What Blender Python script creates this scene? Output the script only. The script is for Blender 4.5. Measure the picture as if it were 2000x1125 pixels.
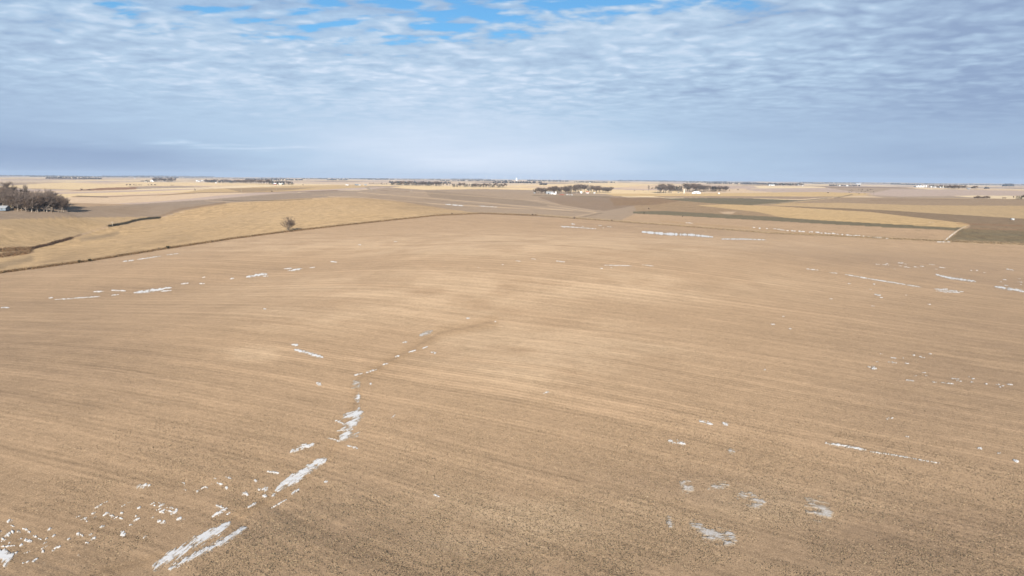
import bpy, math, random
import numpy as np
from mathutils import Matrix, Vector
random.seed(7)
R = math.radians
S = bpy.context.scene
for o in list(bpy.data.objects): bpy.data.objects.remove(o)
COL = S.collection

# ------------------------------------------------------------------ camera
CAMZ = 40.0
PITCH, ROLL, F = math.atan((562.5-349.5)/1333.0), R(0.487), 1333.0
cd = bpy.data.cameras.new('camera'); cam = bpy.data.objects.new('camera', cd); COL.objects.link(cam)
cd.lens = 24.0; cd.sensor_width = 36.0; cd.clip_start = 0.5; cd.clip_end = 90000
FW = np.array([0, math.cos(PITCH), -math.sin(PITCH)])
R0 = np.array([1.0, 0, 0]); U0 = np.array([0, math.sin(PITCH), math.cos(PITCH)])
RT = R0*math.cos(ROLL)+U0*math.sin(ROLL); UP = -R0*math.sin(ROLL)+U0*math.cos(ROLL)
cam.matrix_world = Matrix(((RT[0], UP[0], -FW[0], 0), (RT[1], UP[1], -FW[1], 0), (RT[2], UP[2], -FW[2], CAMZ), (0, 0, 0, 1)))
S.camera = cam

# ------------------------------------------------------------------ exposure, sun
S.view_settings.view_transform = 'Standard'; S.view_settings.look = 'None'
S.view_settings.gamma = 1; S.view_settings.use_curve_mapping = False
S.view_settings.exposure = 0.62
S.render.resolution_x, S.render.resolution_y = 1024, 576
SUN_EL, SUN_AZ = R(19.5), R(-2.5)           # the sun stands behind the camera; light travels towards azimuth SUN_AZ
sd = Vector((math.sin(SUN_AZ)*math.cos(SUN_EL), math.cos(SUN_AZ)*math.cos(SUN_EL), -math.sin(SUN_EL)))
sl = bpy.data.lights.new('sun', 'SUN'); sl.energy = 5.0; sl.angle = R(0.5); sl.color = (1.0, 0.93, 0.83)
so = bpy.data.objects.new('sun', sl); COL.objects.link(so); so.location = (0, -200, 300)
so.rotation_euler = sd.to_track_quat('-Z', 'Y').to_euler()

# ------------------------------------------------------------------ node helper
class NT:
    def __init__(s, tree): s.t = tree; s.n = tree.nodes; s.l = tree.links
    def node(s, typ, **kw):
        nd = s.n.new(typ)
        for k, v in kw.items(): setattr(nd, k, v)
        return nd
    def put(s, sock, v):
        if isinstance(v, bpy.types.NodeSocket): s.l.new(v, sock)
        else: sock.default_value = v
    def m(s, op, a, b=None, c=None, clamp=False):
        nd = s.node('ShaderNodeMath', operation=op, use_clamp=clamp)
        s.put(nd.inputs[0], a)
        if b is not None: s.put(nd.inputs[1], b)
        if c is not None: s.put(nd.inputs[2], c)
        return nd.outputs[0]
    def ss(s, x, lo, hi, a=0.0, b=1.0):
        nd = s.node('ShaderNodeMapRange', interpolation_type='SMOOTHSTEP')
        for i, v in enumerate((x, lo, hi, a, b)): s.put(nd.inputs[i], v)
        return nd.outputs[0]
    def mix(s, f, a, b, mode='MIX'):
        nd = s.node('ShaderNodeMix', data_type='RGBA', blend_type=mode)
        s.put(nd.inputs[0], f); s.put(nd.inputs[6], a if isinstance(a, bpy.types.NodeSocket) else (*a, 1)); s.put(nd.inputs[7], b if isinstance(b, bpy.types.NodeSocket) else (*b, 1))
        return nd.outputs[2]
    def xyz(s, x, y, z=0.0):
        nd = s.node('ShaderNodeCombineXYZ')
        for i, v in enumerate((x, y, z)): s.put(nd.inputs[i], v)
        return nd.outputs[0]
    def noise(s, vec, scale, detail=3, rough=.55, dist=0.0):
        nd = s.node('ShaderNodeTexNoise'); s.put(nd.inputs['Vector'], vec)
        nd.inputs['Scale'].default_value = scale; nd.inputs['Detail'].default_value = detail
        nd.inputs['Roughness'].default_value = rough; nd.inputs['Distortion'].default_value = dist
        return nd.outputs[0]

# ------------------------------------------------------------------ sky
W = bpy.data.worlds.new('World'); S.world = W; W.use_nodes = True
W.node_tree.nodes.clear(); w = NT(W.node_tree)
sky = w.node('ShaderNodeTexSky', sky_type='NISHITA', sun_disc=False, sun_elevation=SUN_EL, sun_rotation=R(180-2.5))
tc = w.node('ShaderNodeTexCoord'); sp = w.node('ShaderNodeSeparateXYZ'); w.l.new(tc.outputs['Generated'], sp.inputs[0])
dx, dy, dz = sp.outputs
up = w.m('MAXIMUM', dz, 0.0)
az = w.m('ARCTAN2', dx, dy)                                   # azimuth, radians, 0 = north (the way the camera looks)
den = w.m('ADD', up, 0.11)
px_, py_ = w.m('DIVIDE', dx, den), w.m('DIVIDE', dy, den)      # a level cloud deck seen in perspective
P = w.xyz(px_, py_)
P2 = w.xyz(w.m('ADD', w.m('MULTIPLY', px_, .8), w.m('MULTIPLY', py_, .25)), w.m('MULTIPLY', py_, 1.25), 3.0)
lump = w.noise(P2, 6.4, 5, .5, .1)
lump2 = w.noise(P, 17.0, 4, .55)
vo = w.node('ShaderNodeTexVoronoi', feature='SMOOTH_F1'); vo.inputs['Scale'].default_value = 9.5; vo.inputs['Smoothness'].default_value = .8
wv1, wv2 = w.noise(P, 4.0, 3, .5), w.noise(w.xyz(py_, px_, 4.0), 4.0, 3, .5)
w.put(vo.inputs['Vector'], w.xyz(w.m('ADD', w.m('MULTIPLY', px_, .85), w.m('MULTIPLY', wv1, .35)), w.m('ADD', w.m('MULTIPLY', py_, 1.15), w.m('MULTIPLY', wv2, .35))))
puff = w.m('SUBTRACT', .5, vo.outputs['Distance'])
big = w.noise(P, .9, 4, .5)
wisp = w.noise(w.xyz(w.m('MULTIPLY', az, 5.0), w.m('MULTIPLY', up, 60.0), 1.0), 1.1, 4, .55, .5)
def blob(caz, cel, raz, rel, soft=1.0):
    a = w.m('DIVIDE', w.m('SUBTRACT', az, caz), raz); b = w.m('DIVIDE', w.m('SUBTRACT', up, cel), rel)
    d = w.m('ADD', w.m('MULTIPLY', a, a), w.m('MULTIPLY', b, b))
    return w.m('EXPONENT', w.m('MULTIPLY', d, -soft))
# brightness of the deck: sunlit middle, thick grey towards the east
tone = w.m('ADD', w.m('MULTIPLY', blob(-.14, .135, .46, .10), .40), w.m('MULTIPLY', blob(-.06, .0, .36, .070), .66))
tone = w.m('ADD', tone, w.m('MULTIPLY', blob(-.62, .15, .25, .07), .12))
tone = w.m('ADD', tone, w.m('MULTIPLY', blob(.25, .20, .20, .06), .20))
tone = w.m('SUBTRACT', tone, w.m('MULTIPLY', blob(-.62, .018, .38, .020), .34))
tone = w.m('ADD', tone, w.m('MULTIPLY', w.ss(wisp, .5, .78), w.m('MULTIPLY', blob(-.42, .045, .24, .022), .55)))
tone = w.m('ADD', tone, w.m('MULTIPLY', w.m('SUBTRACT', big, .5), .35))
lamp = w.ss(up, .05, .15, .06, 1.2)
rel_ = w.m('ADD', w.m('MULTIPLY', w.m('SUBTRACT', lump, .5), 1.3), w.m('MULTIPLY', w.m('SUBTRACT', lump2, .5), .8))
rel_ = w.m('ADD', rel_, w.m('MULTIPLY', w.m('SUBTRACT', puff, .05), 1.3))
tone = w.m('ADD', tone, w.m('MULTIPLY', rel_, w.m('MULTIPLY', lamp, .33)))
tone = w.m('ADD', tone, .10, clamp=True)
cr = w.node('ShaderNodeValToRGB'); w.l.new(tone, cr.inputs[0])
e = cr.color_ramp.elements; e[0].position = 0; e[0].color = (.190, .258, .385, 1); e[1].position = 1; e[1].color = (.58, .62, .70, 1)
m_ = cr.color_ramp.elements.new(.42); m_.color = (.312, .412, .532, 1)
# the opening in the deck
edge = w.m('SUBTRACT', up, w.m('ADD', w.m('ADD', .203, w.m('MULTIPLY', az, .09)), w.m('MULTIPLY', w.m('MAXIMUM', w.m('SUBTRACT', -.28, az), 0.0), .10)))
edge = w.m('ADD', edge, w.m('MULTIPLY', w.m('SUBTRACT', lump, .5), -.075))
edge = w.m('ADD', edge, w.m('ADD', w.m('MULTIPLY', w.m('SUBTRACT', lump2, .5), -.035), w.m('MULTIPLY', puff, -.045)))
edge = w.m('ADD', edge, w.m('MULTIPLY', w.m('SUBTRACT', big, .5), -.05))
gap = w.ss(edge, -.012, .022)
veil = w.ss(w.m('ADD', lump, w.m('MULTIPLY', w.ss(az, .05, -.30), .16)), .50, .66)
gap = w.m('MULTIPLY', gap, w.m('SUBTRACT', 1.0, w.m('MULTIPLY', veil, .85)))
gap = w.m('MULTIPLY', gap, w.ss(w.m('ABSOLUTE', az), 1.2, .60))
sk = w.mix(1.0, sky.outputs[0], (0.034, .064, .088), 'MULTIPLY')
colr = w.mix(gap, cr.outputs[0], sk)
bg = w.node('ShaderNodeBackground'); w.l.new(colr, bg.inputs[0]); bg.inputs[1].default_value = 1.0
wo = w.node('ShaderNodeOutputWorld'); w.l.new(bg.outputs[0], wo.inputs[0])

# ------------------------------------------------------------------ noise (numpy)
_rs = np.random.RandomState(11); _T = _rs.rand(256*256).reshape(256, 256)
def vnoise(x, y):
    xi = np.floor(x).astype(np.int64); yi = np.floor(y).astype(np.int64); fx = x-xi; fy = y-yi
    fx = fx*fx*fx*(fx*(fx*6-15)+10); fy = fy*fy*fy*(fy*(fy*6-15)+10)
    a = _T[xi & 255, yi & 255]; b = _T[(xi+1) & 255, yi & 255]; c = _T[xi & 255, (yi+1) & 255]; d = _T[(xi+1) & 255, (yi+1) & 255]
    return (a+(b-a)*fx)*(1-fy)+(c+(d-c)*fx)*fy
def fbm(x, y, o=4, g=.5):
    s = 0; a = 1; t = 0
    for k in range(o):
        s = s+a*vnoise(x*(2**k)+17.3*k, y*(2**k)+9.1*k); t += a; a *= g
    return s/t-.5                                              # about -.5 .. .5

# ------------------------------------------------------------------ terrain
def raydir(px, py):
    px = np.asarray(px, float); py = np.asarray(py, float)
    d = FW[:, None]*F+RT[:, None]*(px.ravel()-1000)-UP[:, None]*(py.ravel()-562.5)
    h = np.hypot(d[0], d[1])
    return np.arctan2(d[0], d[1]), d[2]/h                       # azimuth, slope
# survey marks: (view direction, height) near, (view direction, distance) far
near = [(0,1125,-2.2),(300,1110,-2.9),(500,1060,-1.2),(750,1125,.3),(1200,1125,.4),(1700,1125,-.6),(2000,1125,-1.5),
 (460,1010,-2.5),(630,900,-1.9),(300,900,-.4),(0,900,-.2),(690,780,-1.4),(900,850,.6),(500,780,.2),(850,652,-.1),(250,700,.8),
 (1050,720,1.8),(600,625,1.7),(0,700,0),(1400,800,.6),(1400,650,1.4),(2000,700,-1.2),(1750,850,-.6),(1400,1000,-.4),
 (0,600,-4.6),(150,580,-5.6),(300,566,-5.4),(500,538,-4.0),(650,512,-1.2),(400,520,-1.4),(350,640,.8),(800,540,3.2),(1000,482,6.4),(820,492,4.8),(1300,484,6.2),(1500,494,4.4),
 (1700,500,-3.4),(1850,530,-5.6),(2000,565,-4.6),(1650,560,1.2),(2000,620,-1.6),(1320,457,-2.2),(1450,467,-3.0),(1100,445,-1.2),
 (0,533,-6.0),(160,512,-4.5),(330,485,-2.2),(565,452,.3),(700,437,1.8),(850,421,3.2),(940,417,1.8),(1200,432,-.4),(1500,455,-2.6),(1845,471,-5.6),(2000,477,-7.0),
 (0,500,-9.5),(65,482,-9.3),(160,455,-8.2),(215,438,-7.2),(310,425,-5.2),(180,480,-6.6),(400,440,-.5)]
far = [(60,413,690),(130,413,700),(-60,410,700),(60,396,860),(250,405,880),(0,440,600),
 (660,385,900),(560,389,880),(460,396,870),(400,402,860),(740,388,900),(800,399,880),(860,408,850),(500,420,700),
 (470,379,1500),(650,375,1600),(300,384,1450),(150,384,1500),(560,366,2200),(400,368,2250),(700,364,2300),
 (500,361,2900),(310,356.5,3500),(60,362,2900),(60,356,3800),(850,363,2800),(940,366,2400),(700,361,2900),
 (860,376,1300),(1000,374,1500),(1000,400,960),(1120,405,1000),(1180,414,850),(1180,385,1350),(1110,379,1500),(1350,377.5,1700),
 (1500,431,720),(1880,447,680),(1700,416,900),(1260,391,1100),(1450,392,1150),(1300,415,790),(1400,399,1000),(1800,402,1150),(2000,392,1400),(2000,430,850),
 (1850,367,2700),(1960,372,2500),(1540,363,4200),(1280,366,2600),(1100,362,3600),(1600,370,2300),(1500,378,1750),(1700,382,1650)]
A, L, Z = [], [], []
for x, y, z in near:
    a, s = raydir(x, y); A.append(a[0]); L.append(math.log((z-CAMZ)/s[0])); Z.append(z)
for x, y, r in far:
    a, s = raydir(x, y); A.append(a[0]); L.append(math.log(r)); Z.append(CAMZ+r*s[0])
def ctl(px, r, z):
    a, s = raydir(px, 360); A.append(a[0]); L.append(math.log(r)); Z.append(z)
for px, r, z in [(660,1150,-5),(460,1080,-5),(300,1080,-6),(800,1080,1),(1450,1400,4),(560,2550,-1),(1000,1900,3),(1350,2200,2),(1850,3600,12),(500,3900,-2),(850,3700,0),(150,2200,-3)]: ctl(px, r, z)
for px in (-200,100,400,700,1000,1300,1600,1900,2200):
    ctl(px, 6000, 7+3*math.sin(px*.01)); ctl(px, 12000, 9+4*math.sin(px*.013+1)); ctl(px, 27000, 18+5*math.sin(px*.009+2)); ctl(px, 45, 0)
for ad in range(60, 301, 30):
    for r in (45, 200, 900, 4000, 27000):
        aa = ad if ad <= 180 else ad-360
        A.append(R(aa)); L.append(math.log(r)); Z.append(0 if r < 5000 else 12)
A, L, Z = map(np.array, (A, L, Z))
def U(r2): return np.where(r2 > 1e-12, r2*np.log(np.maximum(r2, 1e-12)), 0)
n = len(A); K = U((A[:, None]-A)**2+(L[:, None]-L)**2)+np.eye(n)*2e-3
Pm = np.c_[np.ones(n), A, L]; M = np.block([[K, Pm], [Pm.T, np.zeros((3, 3))]])
Wt = np.linalg.solve(M, np.r_[Z, 0, 0, 0])
AZS = np.concatenate([np.radians(np.arange(-180, -46, 2.5)), np.radians(np.arange(-46, 46.01, .1)), np.radians(np.arange(47.5, 180.01, 2.5))])
rad = [2.0, 6, 12, 18, 24, 30, 36, 42, 48]; r = 52.0
while r < 27000: rad.append(r); r += max(min(r*r*3.6e-5, (.0065 if r < 1700 else .012)*r), .09)
rad.append(27000.0); RAD = np.array(rad); LR = np.log(np.maximum(RAD, 42))
na, nr = len(AZS), len(RAD)
ag, lg = np.meshgrid(AZS, LR, indexing='ij'); rg = np.broadcast_to(RAD, (na, nr))
ZB = np.full((na, nr), Wt[n])+Wt[n+1]*ag+Wt[n+2]*lg
for i in range(n): ZB += Wt[i]*U((ag-A[i])**2+(lg-L[i])**2)
XG, YG = np.sin(ag)*rg, np.cos(ag)*rg
def smooth(x, a, b): t = np.clip((x-a)/(b-a), 0, 1); return t*t*(3-2*t)
ZB += fbm(XG/90, YG/90, 3)*1.0*smooth(rg, 80, 300)*(1-smooth(rg, 900, 1500))
ZB += fbm(XG/1500+5, YG/1500, 4)*22*smooth(rg, 3200, 6500)
ZB += fbm(XG/4200+3, YG/4200, 3)*34*smooth(rg, 9000, 16000)
ZB = np.where(rg > 5000, np.minimum(ZB, 40+(rg-5000)*.0009), ZB)

def bil(arr, ai, ri):
    i = np.clip(np.floor(ai).astype(int), 0, na-2); j = np.clip(np.floor(ri).astype(int), 0, nr-2); fa = ai-i; fr = ri-j
    return (arr[i, j]*(1-fa)+arr[i+1, j]*fa)*(1-fr)+(arr[i, j+1]*(1-fa)+arr[i+1, j+1]*fa)*fr
def zat(x, y, arr=None):
    x = np.asarray(x, float); y = np.asarray(y, float)
    return bil(ZB if arr is None else arr, np.interp(np.arctan2(x, y), AZS, np.arange(na)), np.interp(np.hypot(x, y), RAD, np.arange(nr)))
def cast(px, py):
    """view direction -> where it first meets the land"""
    a, s = raydir(px, py); ai = np.interp(a, AZS, np.arange(na)); i = np.clip(ai.astype(int), 0, na-2); fa = (ai-i)[:, None]
    out = np.empty(len(a))
    for c in range(0, len(a), 4000):
        sl_ = slice(c, c+4000)
        zc = ZB[i[sl_]]*(1-fa[sl_])+ZB[i[sl_]+1]*fa[sl_]
        g = zc-(CAMZ+s[sl_, None]*RAD)                        # >0 : below the land
        hit = g > 0; k = np.where(hit.any(1), hit.argmax(1), nr-1); k = np.maximum(k, 1)
        q = np.arange(len(k)); g0 = g[q, k-1]; g1 = g[q, k]; t = np.clip(-g0/np.where(g1 == g0, 1, g1-g0), 0, 1)
        out[sl_] = RAD[k-1]+(RAD[k]-RAD[k-1])*t
    x, y = np.sin(a)*out, np.cos(a)*out
    return x, y, zat(x, y), out
def project(x, y, z):
    p = np.stack([x, y, z-CAMZ]); f = np.tensordot(FW, p, 1); f = np.where(f < 1, np.nan, f)
    return 1000+F*np.tensordot(RT, p, 1)/f, 562.5-F*np.tensordot(UP, p, 1)/f

# tillage passes: u counts metres across the passes, v along them
def rows(x, y, z):
    wv = 26*fbm(x/260+1, y/260+4, 2)+z*2.2
    xs = 300*np.tanh(x/300)
    return y+.55*xs+.0012*xs*xs+wv, x-.55*y
UG, VG = rows(XG, YG, ZB)
# ------------------------------------------------------------------ what grows or lies on each field (albedo)
TAN = (.465, .318, .186); PALE = (.56, .405, .25); GOLD = (.47, .325, .160); GREY = (.335, .248, .168); BROWN = (.26, .165, .092)
DARK = (.12, .085, .05); GREEN = (.185, .150, .088); LGOLD = (.76, .56, .305); LILAC = (.52, .395, .30); RUST = (.30, .16, .08)
PX, PY = project(XG, YG, ZB)
PX = np.nan_to_num(PX, nan=-9e3); PY = np.nan_to_num(PY, nan=9e3)
jx = fbm(XG/40, YG/40, 3)
C = np.empty((na, nr, 3)); C[:] = TAN
GR = np.zeros((na, nr))                                        # 1 = grass or standing stubble
def setc(mask, col, g=None):
    global GR
    mk = mask[..., None] if mask.ndim == 2 else mask
    C[:] = C*(1-mk)+np.array(col)*mk
    if g is not None: GR = GR*(1-mask)+g*mask
def ease(m, col, g=None): setc(m.astype(float), col, g)
# far country: square sections cut into strips
ra = R(14); SX, SY = XG*math.cos(ra)-YG*math.sin(ra), XG*math.sin(ra)+YG*math.cos(ra)
qs = 820.0; cx_, cy_ = np.floor(SX/qs).astype(int), np.floor(SY/qs).astype(int)
hsh = _T[(cx_*37+11) & 255, (cy_*71+5) & 255]
sub = np.floor(np.where(hsh > .5, (SX/qs-cx_)*(2+3*hsh), (SY/qs-cy_)*(2+3*hsh))+fbm(SX/300, SY/300, 2)*.5).astype(int)
hv = _T[(cx_*13+sub*31) & 255, (cy_*29+sub*7+3) & 255]
pal = np.array([LGOLD, (.66, .49, .31), LILAC, (.79, .61, .37), LGOLD, (.32, .235, .17), LILAC, (.78, .59, .33), (.41, .305, .205), (.67, .49, .31)])
farc = pal[(hv*len(pal)).astype(int) % len(pal)]
far_m = smooth(rg, 1000, 1001)
C = C*(1-far_m[..., None])+farc*far_m[..., None]; GR = np.where(rg > 1000, (hv*10).astype(int) % 2*.5, GR)
def poly(pts, col, g=0.0, r0=0, r1=1e9, jit=2.0, soft=None):
    jy = jx*jit; x = PX+jy; y = PY+jy*.3; inside = np.zeros(x.shape, bool); pj = len(pts)-1
    bx = [p[0] for p in pts]; by = [p[1] for p in pts]
    sel = (x >= min(bx)-1) & (x <= max(bx)+1) & (y >= min(by)-1) & (y <= max(by)+1) & (rg > r0) & (rg < r1)
    xs, ys = x[sel], y[sel]; ins = np.zeros(xs.shape, bool)
    for i in range(len(pts)):
        xi, yi = pts[i]; xj, yj = pts[pj]
        if yi != yj: ins ^= ((yi > ys) != (yj > ys)) & (xs < (xj-xi)*(ys-yi)/(yj-yi)+xi)
        pj = i
    inside[sel] = ins; ease(inside, col, g)
def segd(x, y, pts, ky=1.0):
    best = np.full(x.shape, 1e9); tt = np.zeros(x.shape); Ls = [0]
    for i in range(len(pts)-1): Ls.append(Ls[-1]+math.hypot(pts[i+1][0]-pts[i][0], pts[i+1][1]-pts[i][1]))
    for i in range(len(pts)-1):
        ax, ay = pts[i]; bx, by = pts[i+1]; ex, ey = bx-ax, (by-ay)*ky; q = ex*ex+ey*ey
        t = np.clip(((x-ax)*ex+(y-ay)*ky*ey)/q, 0, 1); d = np.hypot(x-ax-t*ex, (y-ay)*ky-t*ey)
        m = d < best; best = np.where(m, d, best); tt = np.where(m, (Ls[i]+t*(Ls[i+1]-Ls[i]))/Ls[-1], tt)
    return best, tt
def line(pts, hw, col, a=1.0, r0=0, r1=1e9, g=None, jit=1.0, ky=1.0):
    bx = [p[0] for p in pts]; by = [p[1] for p in pts]
    sel = (PX > min(bx)-3*hw-4) & (PX < max(bx)+3*hw+4) & (PY > min(by)-3*hw-4) & (PY < max(by)+3*hw+4) & (rg > r0) & (rg < r1)
    d = np.full(PX.shape, 1e9); d[sel] = segd(PX[sel]+jx[sel]*jit, PY[sel]+jx[sel]*jit*.6, pts, ky)[0]
    setc(np.clip(1.3-d/hw, 0, 1)*a, col, g)
FENCE = [(-40,537),(0,533),(160,512),(330,485),(450,467),(565,452),(700,437),(850,421),(940,417),(1050,421),(1200,432),(1350,443),(1500,455),(1700,464),(1845,471),(2000,477),(2040,479)]
fx = [p[0] for p in FENCE]; fy = [p[1] for p in FENCE]
beyond = (PY < np.interp(PX, fx, fy)) & (rg < 1200) & (np.abs(ag) < R(44)) & (rg > 250)
ease(beyond, TAN, .2)
poly([(-60,418),(140,414),(320,420),(310,426),(215,440),(160,457),(65,484),(-60,505)], (.48,.335,.178), .7)
poly([(-60,414),(250,400),(400,390),(640,372),(800,372),(760,392),(540,394),(400,402),(350,414),(315,424),(200,424),(100,426),(-60,430)], GREY, 0, r0=560)
poly([(-60,505),(0,503),(65,486),(160,460),(215,442),(310,427),(350,413),(400,404),(450,396),(530,391),(600,387),(660,384),(720,386),(800,397),(880,410),(940,415),(940,417),(850,421),(700,437),(565,452),(450,467),(330,485),(160,512),(0,533),(-60,540)], (.515, .352, .180), 1.0, r1=1000)
poly([(600,383),(640,378),(760,366),(830,371),(1000,368),(1200,380),(1250,392),(1245,415),(1210,432),(940,417),(880,409),(800,396),(720,385),(660,383)], (.375,.275,.180), 0)
poly([(1050,385),(1180,384),(1250,390),(1240,402),(1180,412),(1100,402)], (.285,.200,.128), 0)
poly([(830,372),(880,376),(1010,388),(1100,405),(960,398),(840,385)], (.31,.228,.150), 0)
for pts, hw, col, al in [([(640,384),(700,385),(860,399),(1000,406),(1100,410)],1.0,PALE,.9),([(700,376),(850,388),(960,397),(1120,412)],.9,PALE,.8),
        ([(760,372),(900,381),(1050,392),(1160,412)],.8,PALE,.5),([(830,390),(940,400),(1160,417)],.6,DARK,.4),([(1070,402),(1165,415)],.8,PALE,.9),([(1165,415),(1120,424),(1090,426)],.9,PALE, .7),([(1175,416),(1130,426)],.8,DARK,.6),
        ([(400,392),(460,395),(560,391),(640,386)],.8,PALE,.6),([(436,391),(480,393),(560,391),(610,388)],.7,DARK,.8),([(310,424),(350,409),(400,402),(440,396)],2.0,BROWN,.7),([(320,424),(370,410)],.7,PALE,.8)]: line(pts, hw, col, al)
poly([(300,384),(400,370),(560,363),(700,361),(722,365),(640,370),(500,376),(380,377)], (.55,.385,.19), .8, r0=1000)
poly([(440,368),(620,366),(560,372),(470,375)], (.37,.255,.135), .8, r0=1000)
poly([(-40,366),(60,360),(130,356.5),(210,360),(265,366),(140,371),(40,368)], LGOLD, .8, r0=1000)
poly([(130,373),(200,367),(268,365),(266,370),(170,372)], RUST, .8, r0=1000)
poly([(150,364),(280,355.5),(460,356.5),(640,362),(420,362),(270,364)], LGOLD, .8, r0=1000)
poly([(760,367),(800,361.5),(860,363),(1000,367),(1110,371),(1100,373),(860,367)], LGOLD, .8, r0=1000)
poly([(1000,362),(1200,356),(1290,360),(1200,367),(1060,364)], LGOLD, .5, r0=1000)
poly([(1240,388),(1290,386),(1340,390),(1400,397),(1500,404),(1540,424),(1480,426),(1400,421),(1240,414)], (.36,.245,.135), .9, r0=600)
poly([(1190,386),(1290,386),(1330,392),(1280,400),(1200,402)], (.275,.178,.098), .9, r0=600)
poly([(1290,388),(1360,386.5),(1450,387),(1560,391),(1640,385),(1650,386),(1520,398),(1468,401),(1400,398),(1330,392)], GREEN, .5, r0=600)
poly([(1260,382),(1400,381),(1560,384),(1650,384),(1560,389),(1450,387),(1300,386)], (.36,.255,.16), .3, r0=600)
poly([(1180,378),(1300,378.5),(1420,377),(1600,375),(1760,379),(1640,384),(1500,383.5),(1300,383),(1200,383)], (.60,.42,.20), .8, r0=1000)
poly([(1500,400),(1640,385),(1760,386),(1900,388),(2060,390),(2060,432),(1700,409)], (.51, .355, .18), .8, r0=600)
poly([(1540,397),(1640,386),(1760,386),(1900,389),(2060,391),(2060,402),(1800,401),(1640,396)], (.365,.255,.152), .6, r0=600)
poly([(1690,380),(1740,369.5),(1850,370),(2060,374),(2060,383),(1900,382),(1760,384)], LILAC, .1, r0=1000)
poly([(1490,401),(1600,405),(1700,409),(2060,431),(2060,456),(1890,447),(1895,438),(1700,414),(1500,403.5)], (.27,.185,.105), .8, r0=500)
poly([(1360,401),(1420,399),(1500,402),(1700,414),(1893,437),(1884,446),(1700,437),(1600,432),(1530,425),(1480,414)], (.56, .385, .185), .8, r0=500)
poly([(1405,414),(1440,413),(1420,421)], PALE, .3, r0=500)
poly([(1236,413),(1300,412),(1500,423),(1600,430),(1800,441),(1882,445),(1878,452),(1700,442),(1600,437),(1500,431),(1300,420),(1236,417)], GREEN, .6, r0=500)
poly([(1880,446),(2060,454),(2060,481),(1845,471.5)], (.21,.155,.085), .9, r0=400)
for pts, hw, col, al in [([(1880,456),(2060,461)],2.2,GREEN,.9),([(1870,466),(2060,470)],2.0,GREEN,.8),([(1870,437),(2060,443)],1.2,RUST,.7),([(1900,447),(2060,450)],1.0,RUST,.5),([(1780,450),(1850,447)],.8,DARK,.3),
        ([(1700,432),(2000,428)],.5,BROWN,.01),([(1470,400.5),(1560,393),(1620,388)],.7,PALE,.5),([(140,384),(200,384.5),(330,380),(400,376),(560,375),(660,372)],.9,BROWN,.9),([(150,383),(210,385)],1.4,DARK,.7),
        ([(60,368),(140,370.5),(180,372)],.5,DARK,.6),([(1180,384),(1290,386)],.7,BROWN,.8),([(1040,382),(1190,384.5)],1.1,(.20,.15,.085),.8),([(1630,387),(1664,380)],.9,DARK,.8),([(1700,391),(2000,389)],.6,BROWN,.8),
        ([(718,366),(722,371)],1.3,PALE,.9),([(850,373),(870,376)],.5,DARK,.3),([(745,372),(800,374.5)],.6,BROWN,.8),([(1400,452),(1500,457)],.6,PALE,.3)]: line(pts, hw, col, al, r0=350)
# creek and ditch banks, headlands
line([(215,442),(232,438.5),(246,436.5),(262,431.5),(278,428.5),(296,426.5),(312,425.5)], 1.3, (.085,.068,.048), .95, jit=3)
line([(62,485),(78,481.5),(92,479),(108,474),(134,467),(146,462.5),(160,458)], 1.3, (.15,.09,.05), .9, jit=3); line([(-40,502),(0,500),(45,497),(65,492)], 1.3, BROWN, 1.0); line([(-40,494),(0,489),(20,487)], 1.6, RUST, .9); line([(160,458),(215,443)], 1.2, PALE, .6)
line([(25,484),(60,490),(40,494)], 4.0, (.33,.205,.105), .7)
line([(60,505),(0,520),(-40,524)], 7, (.27,.195,.115), .6); line([(160,468),(200,462),(230,455)], 4.5, (.25,.18,.11), .6)
line(FENCE, 1.3, (.20,.125,.068), .85, ky=1.0); line([(x, y-2.5) for x, y in FENCE[4:]], 1.2, (.46,.33,.18), .5)
line([(1240,446),(1400,450),(1560,457),(1700,466),(1845,473),(2050,480)], .9, (.48,.34,.19), .8)
line([(1290,432),(1400,441),(1500,449),(1620,458),(1700,464)], 2.0, (.44,.29,.15), .7)
for a_, al in [((800,400,110,14,8),.35),((330,470,160,16,-14),.25),((120,505,90,12,-14),.3),((560,425,130,14,-6),-.2),((250,410,160,12),.2),((1400,412,120,8,5),.2)]:  # mottled grass; the hill's shaded right and lower left are painted in here
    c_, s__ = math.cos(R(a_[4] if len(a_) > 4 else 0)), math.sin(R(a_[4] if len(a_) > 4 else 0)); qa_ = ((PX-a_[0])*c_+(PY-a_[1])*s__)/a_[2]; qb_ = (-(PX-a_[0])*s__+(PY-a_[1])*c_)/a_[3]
    mm_ = np.exp(-(qa_**2+qb_**2))*np.clip(1+2.5*fbm(XG/25, YG/25, 4), 0, 2)*abs(al)*((rg > 300) & (rg < 1300)); setc(np.clip(mm_, 0, 1), (.25, .17, .10) if al > 0 else (.58, .42, .24))
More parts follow.
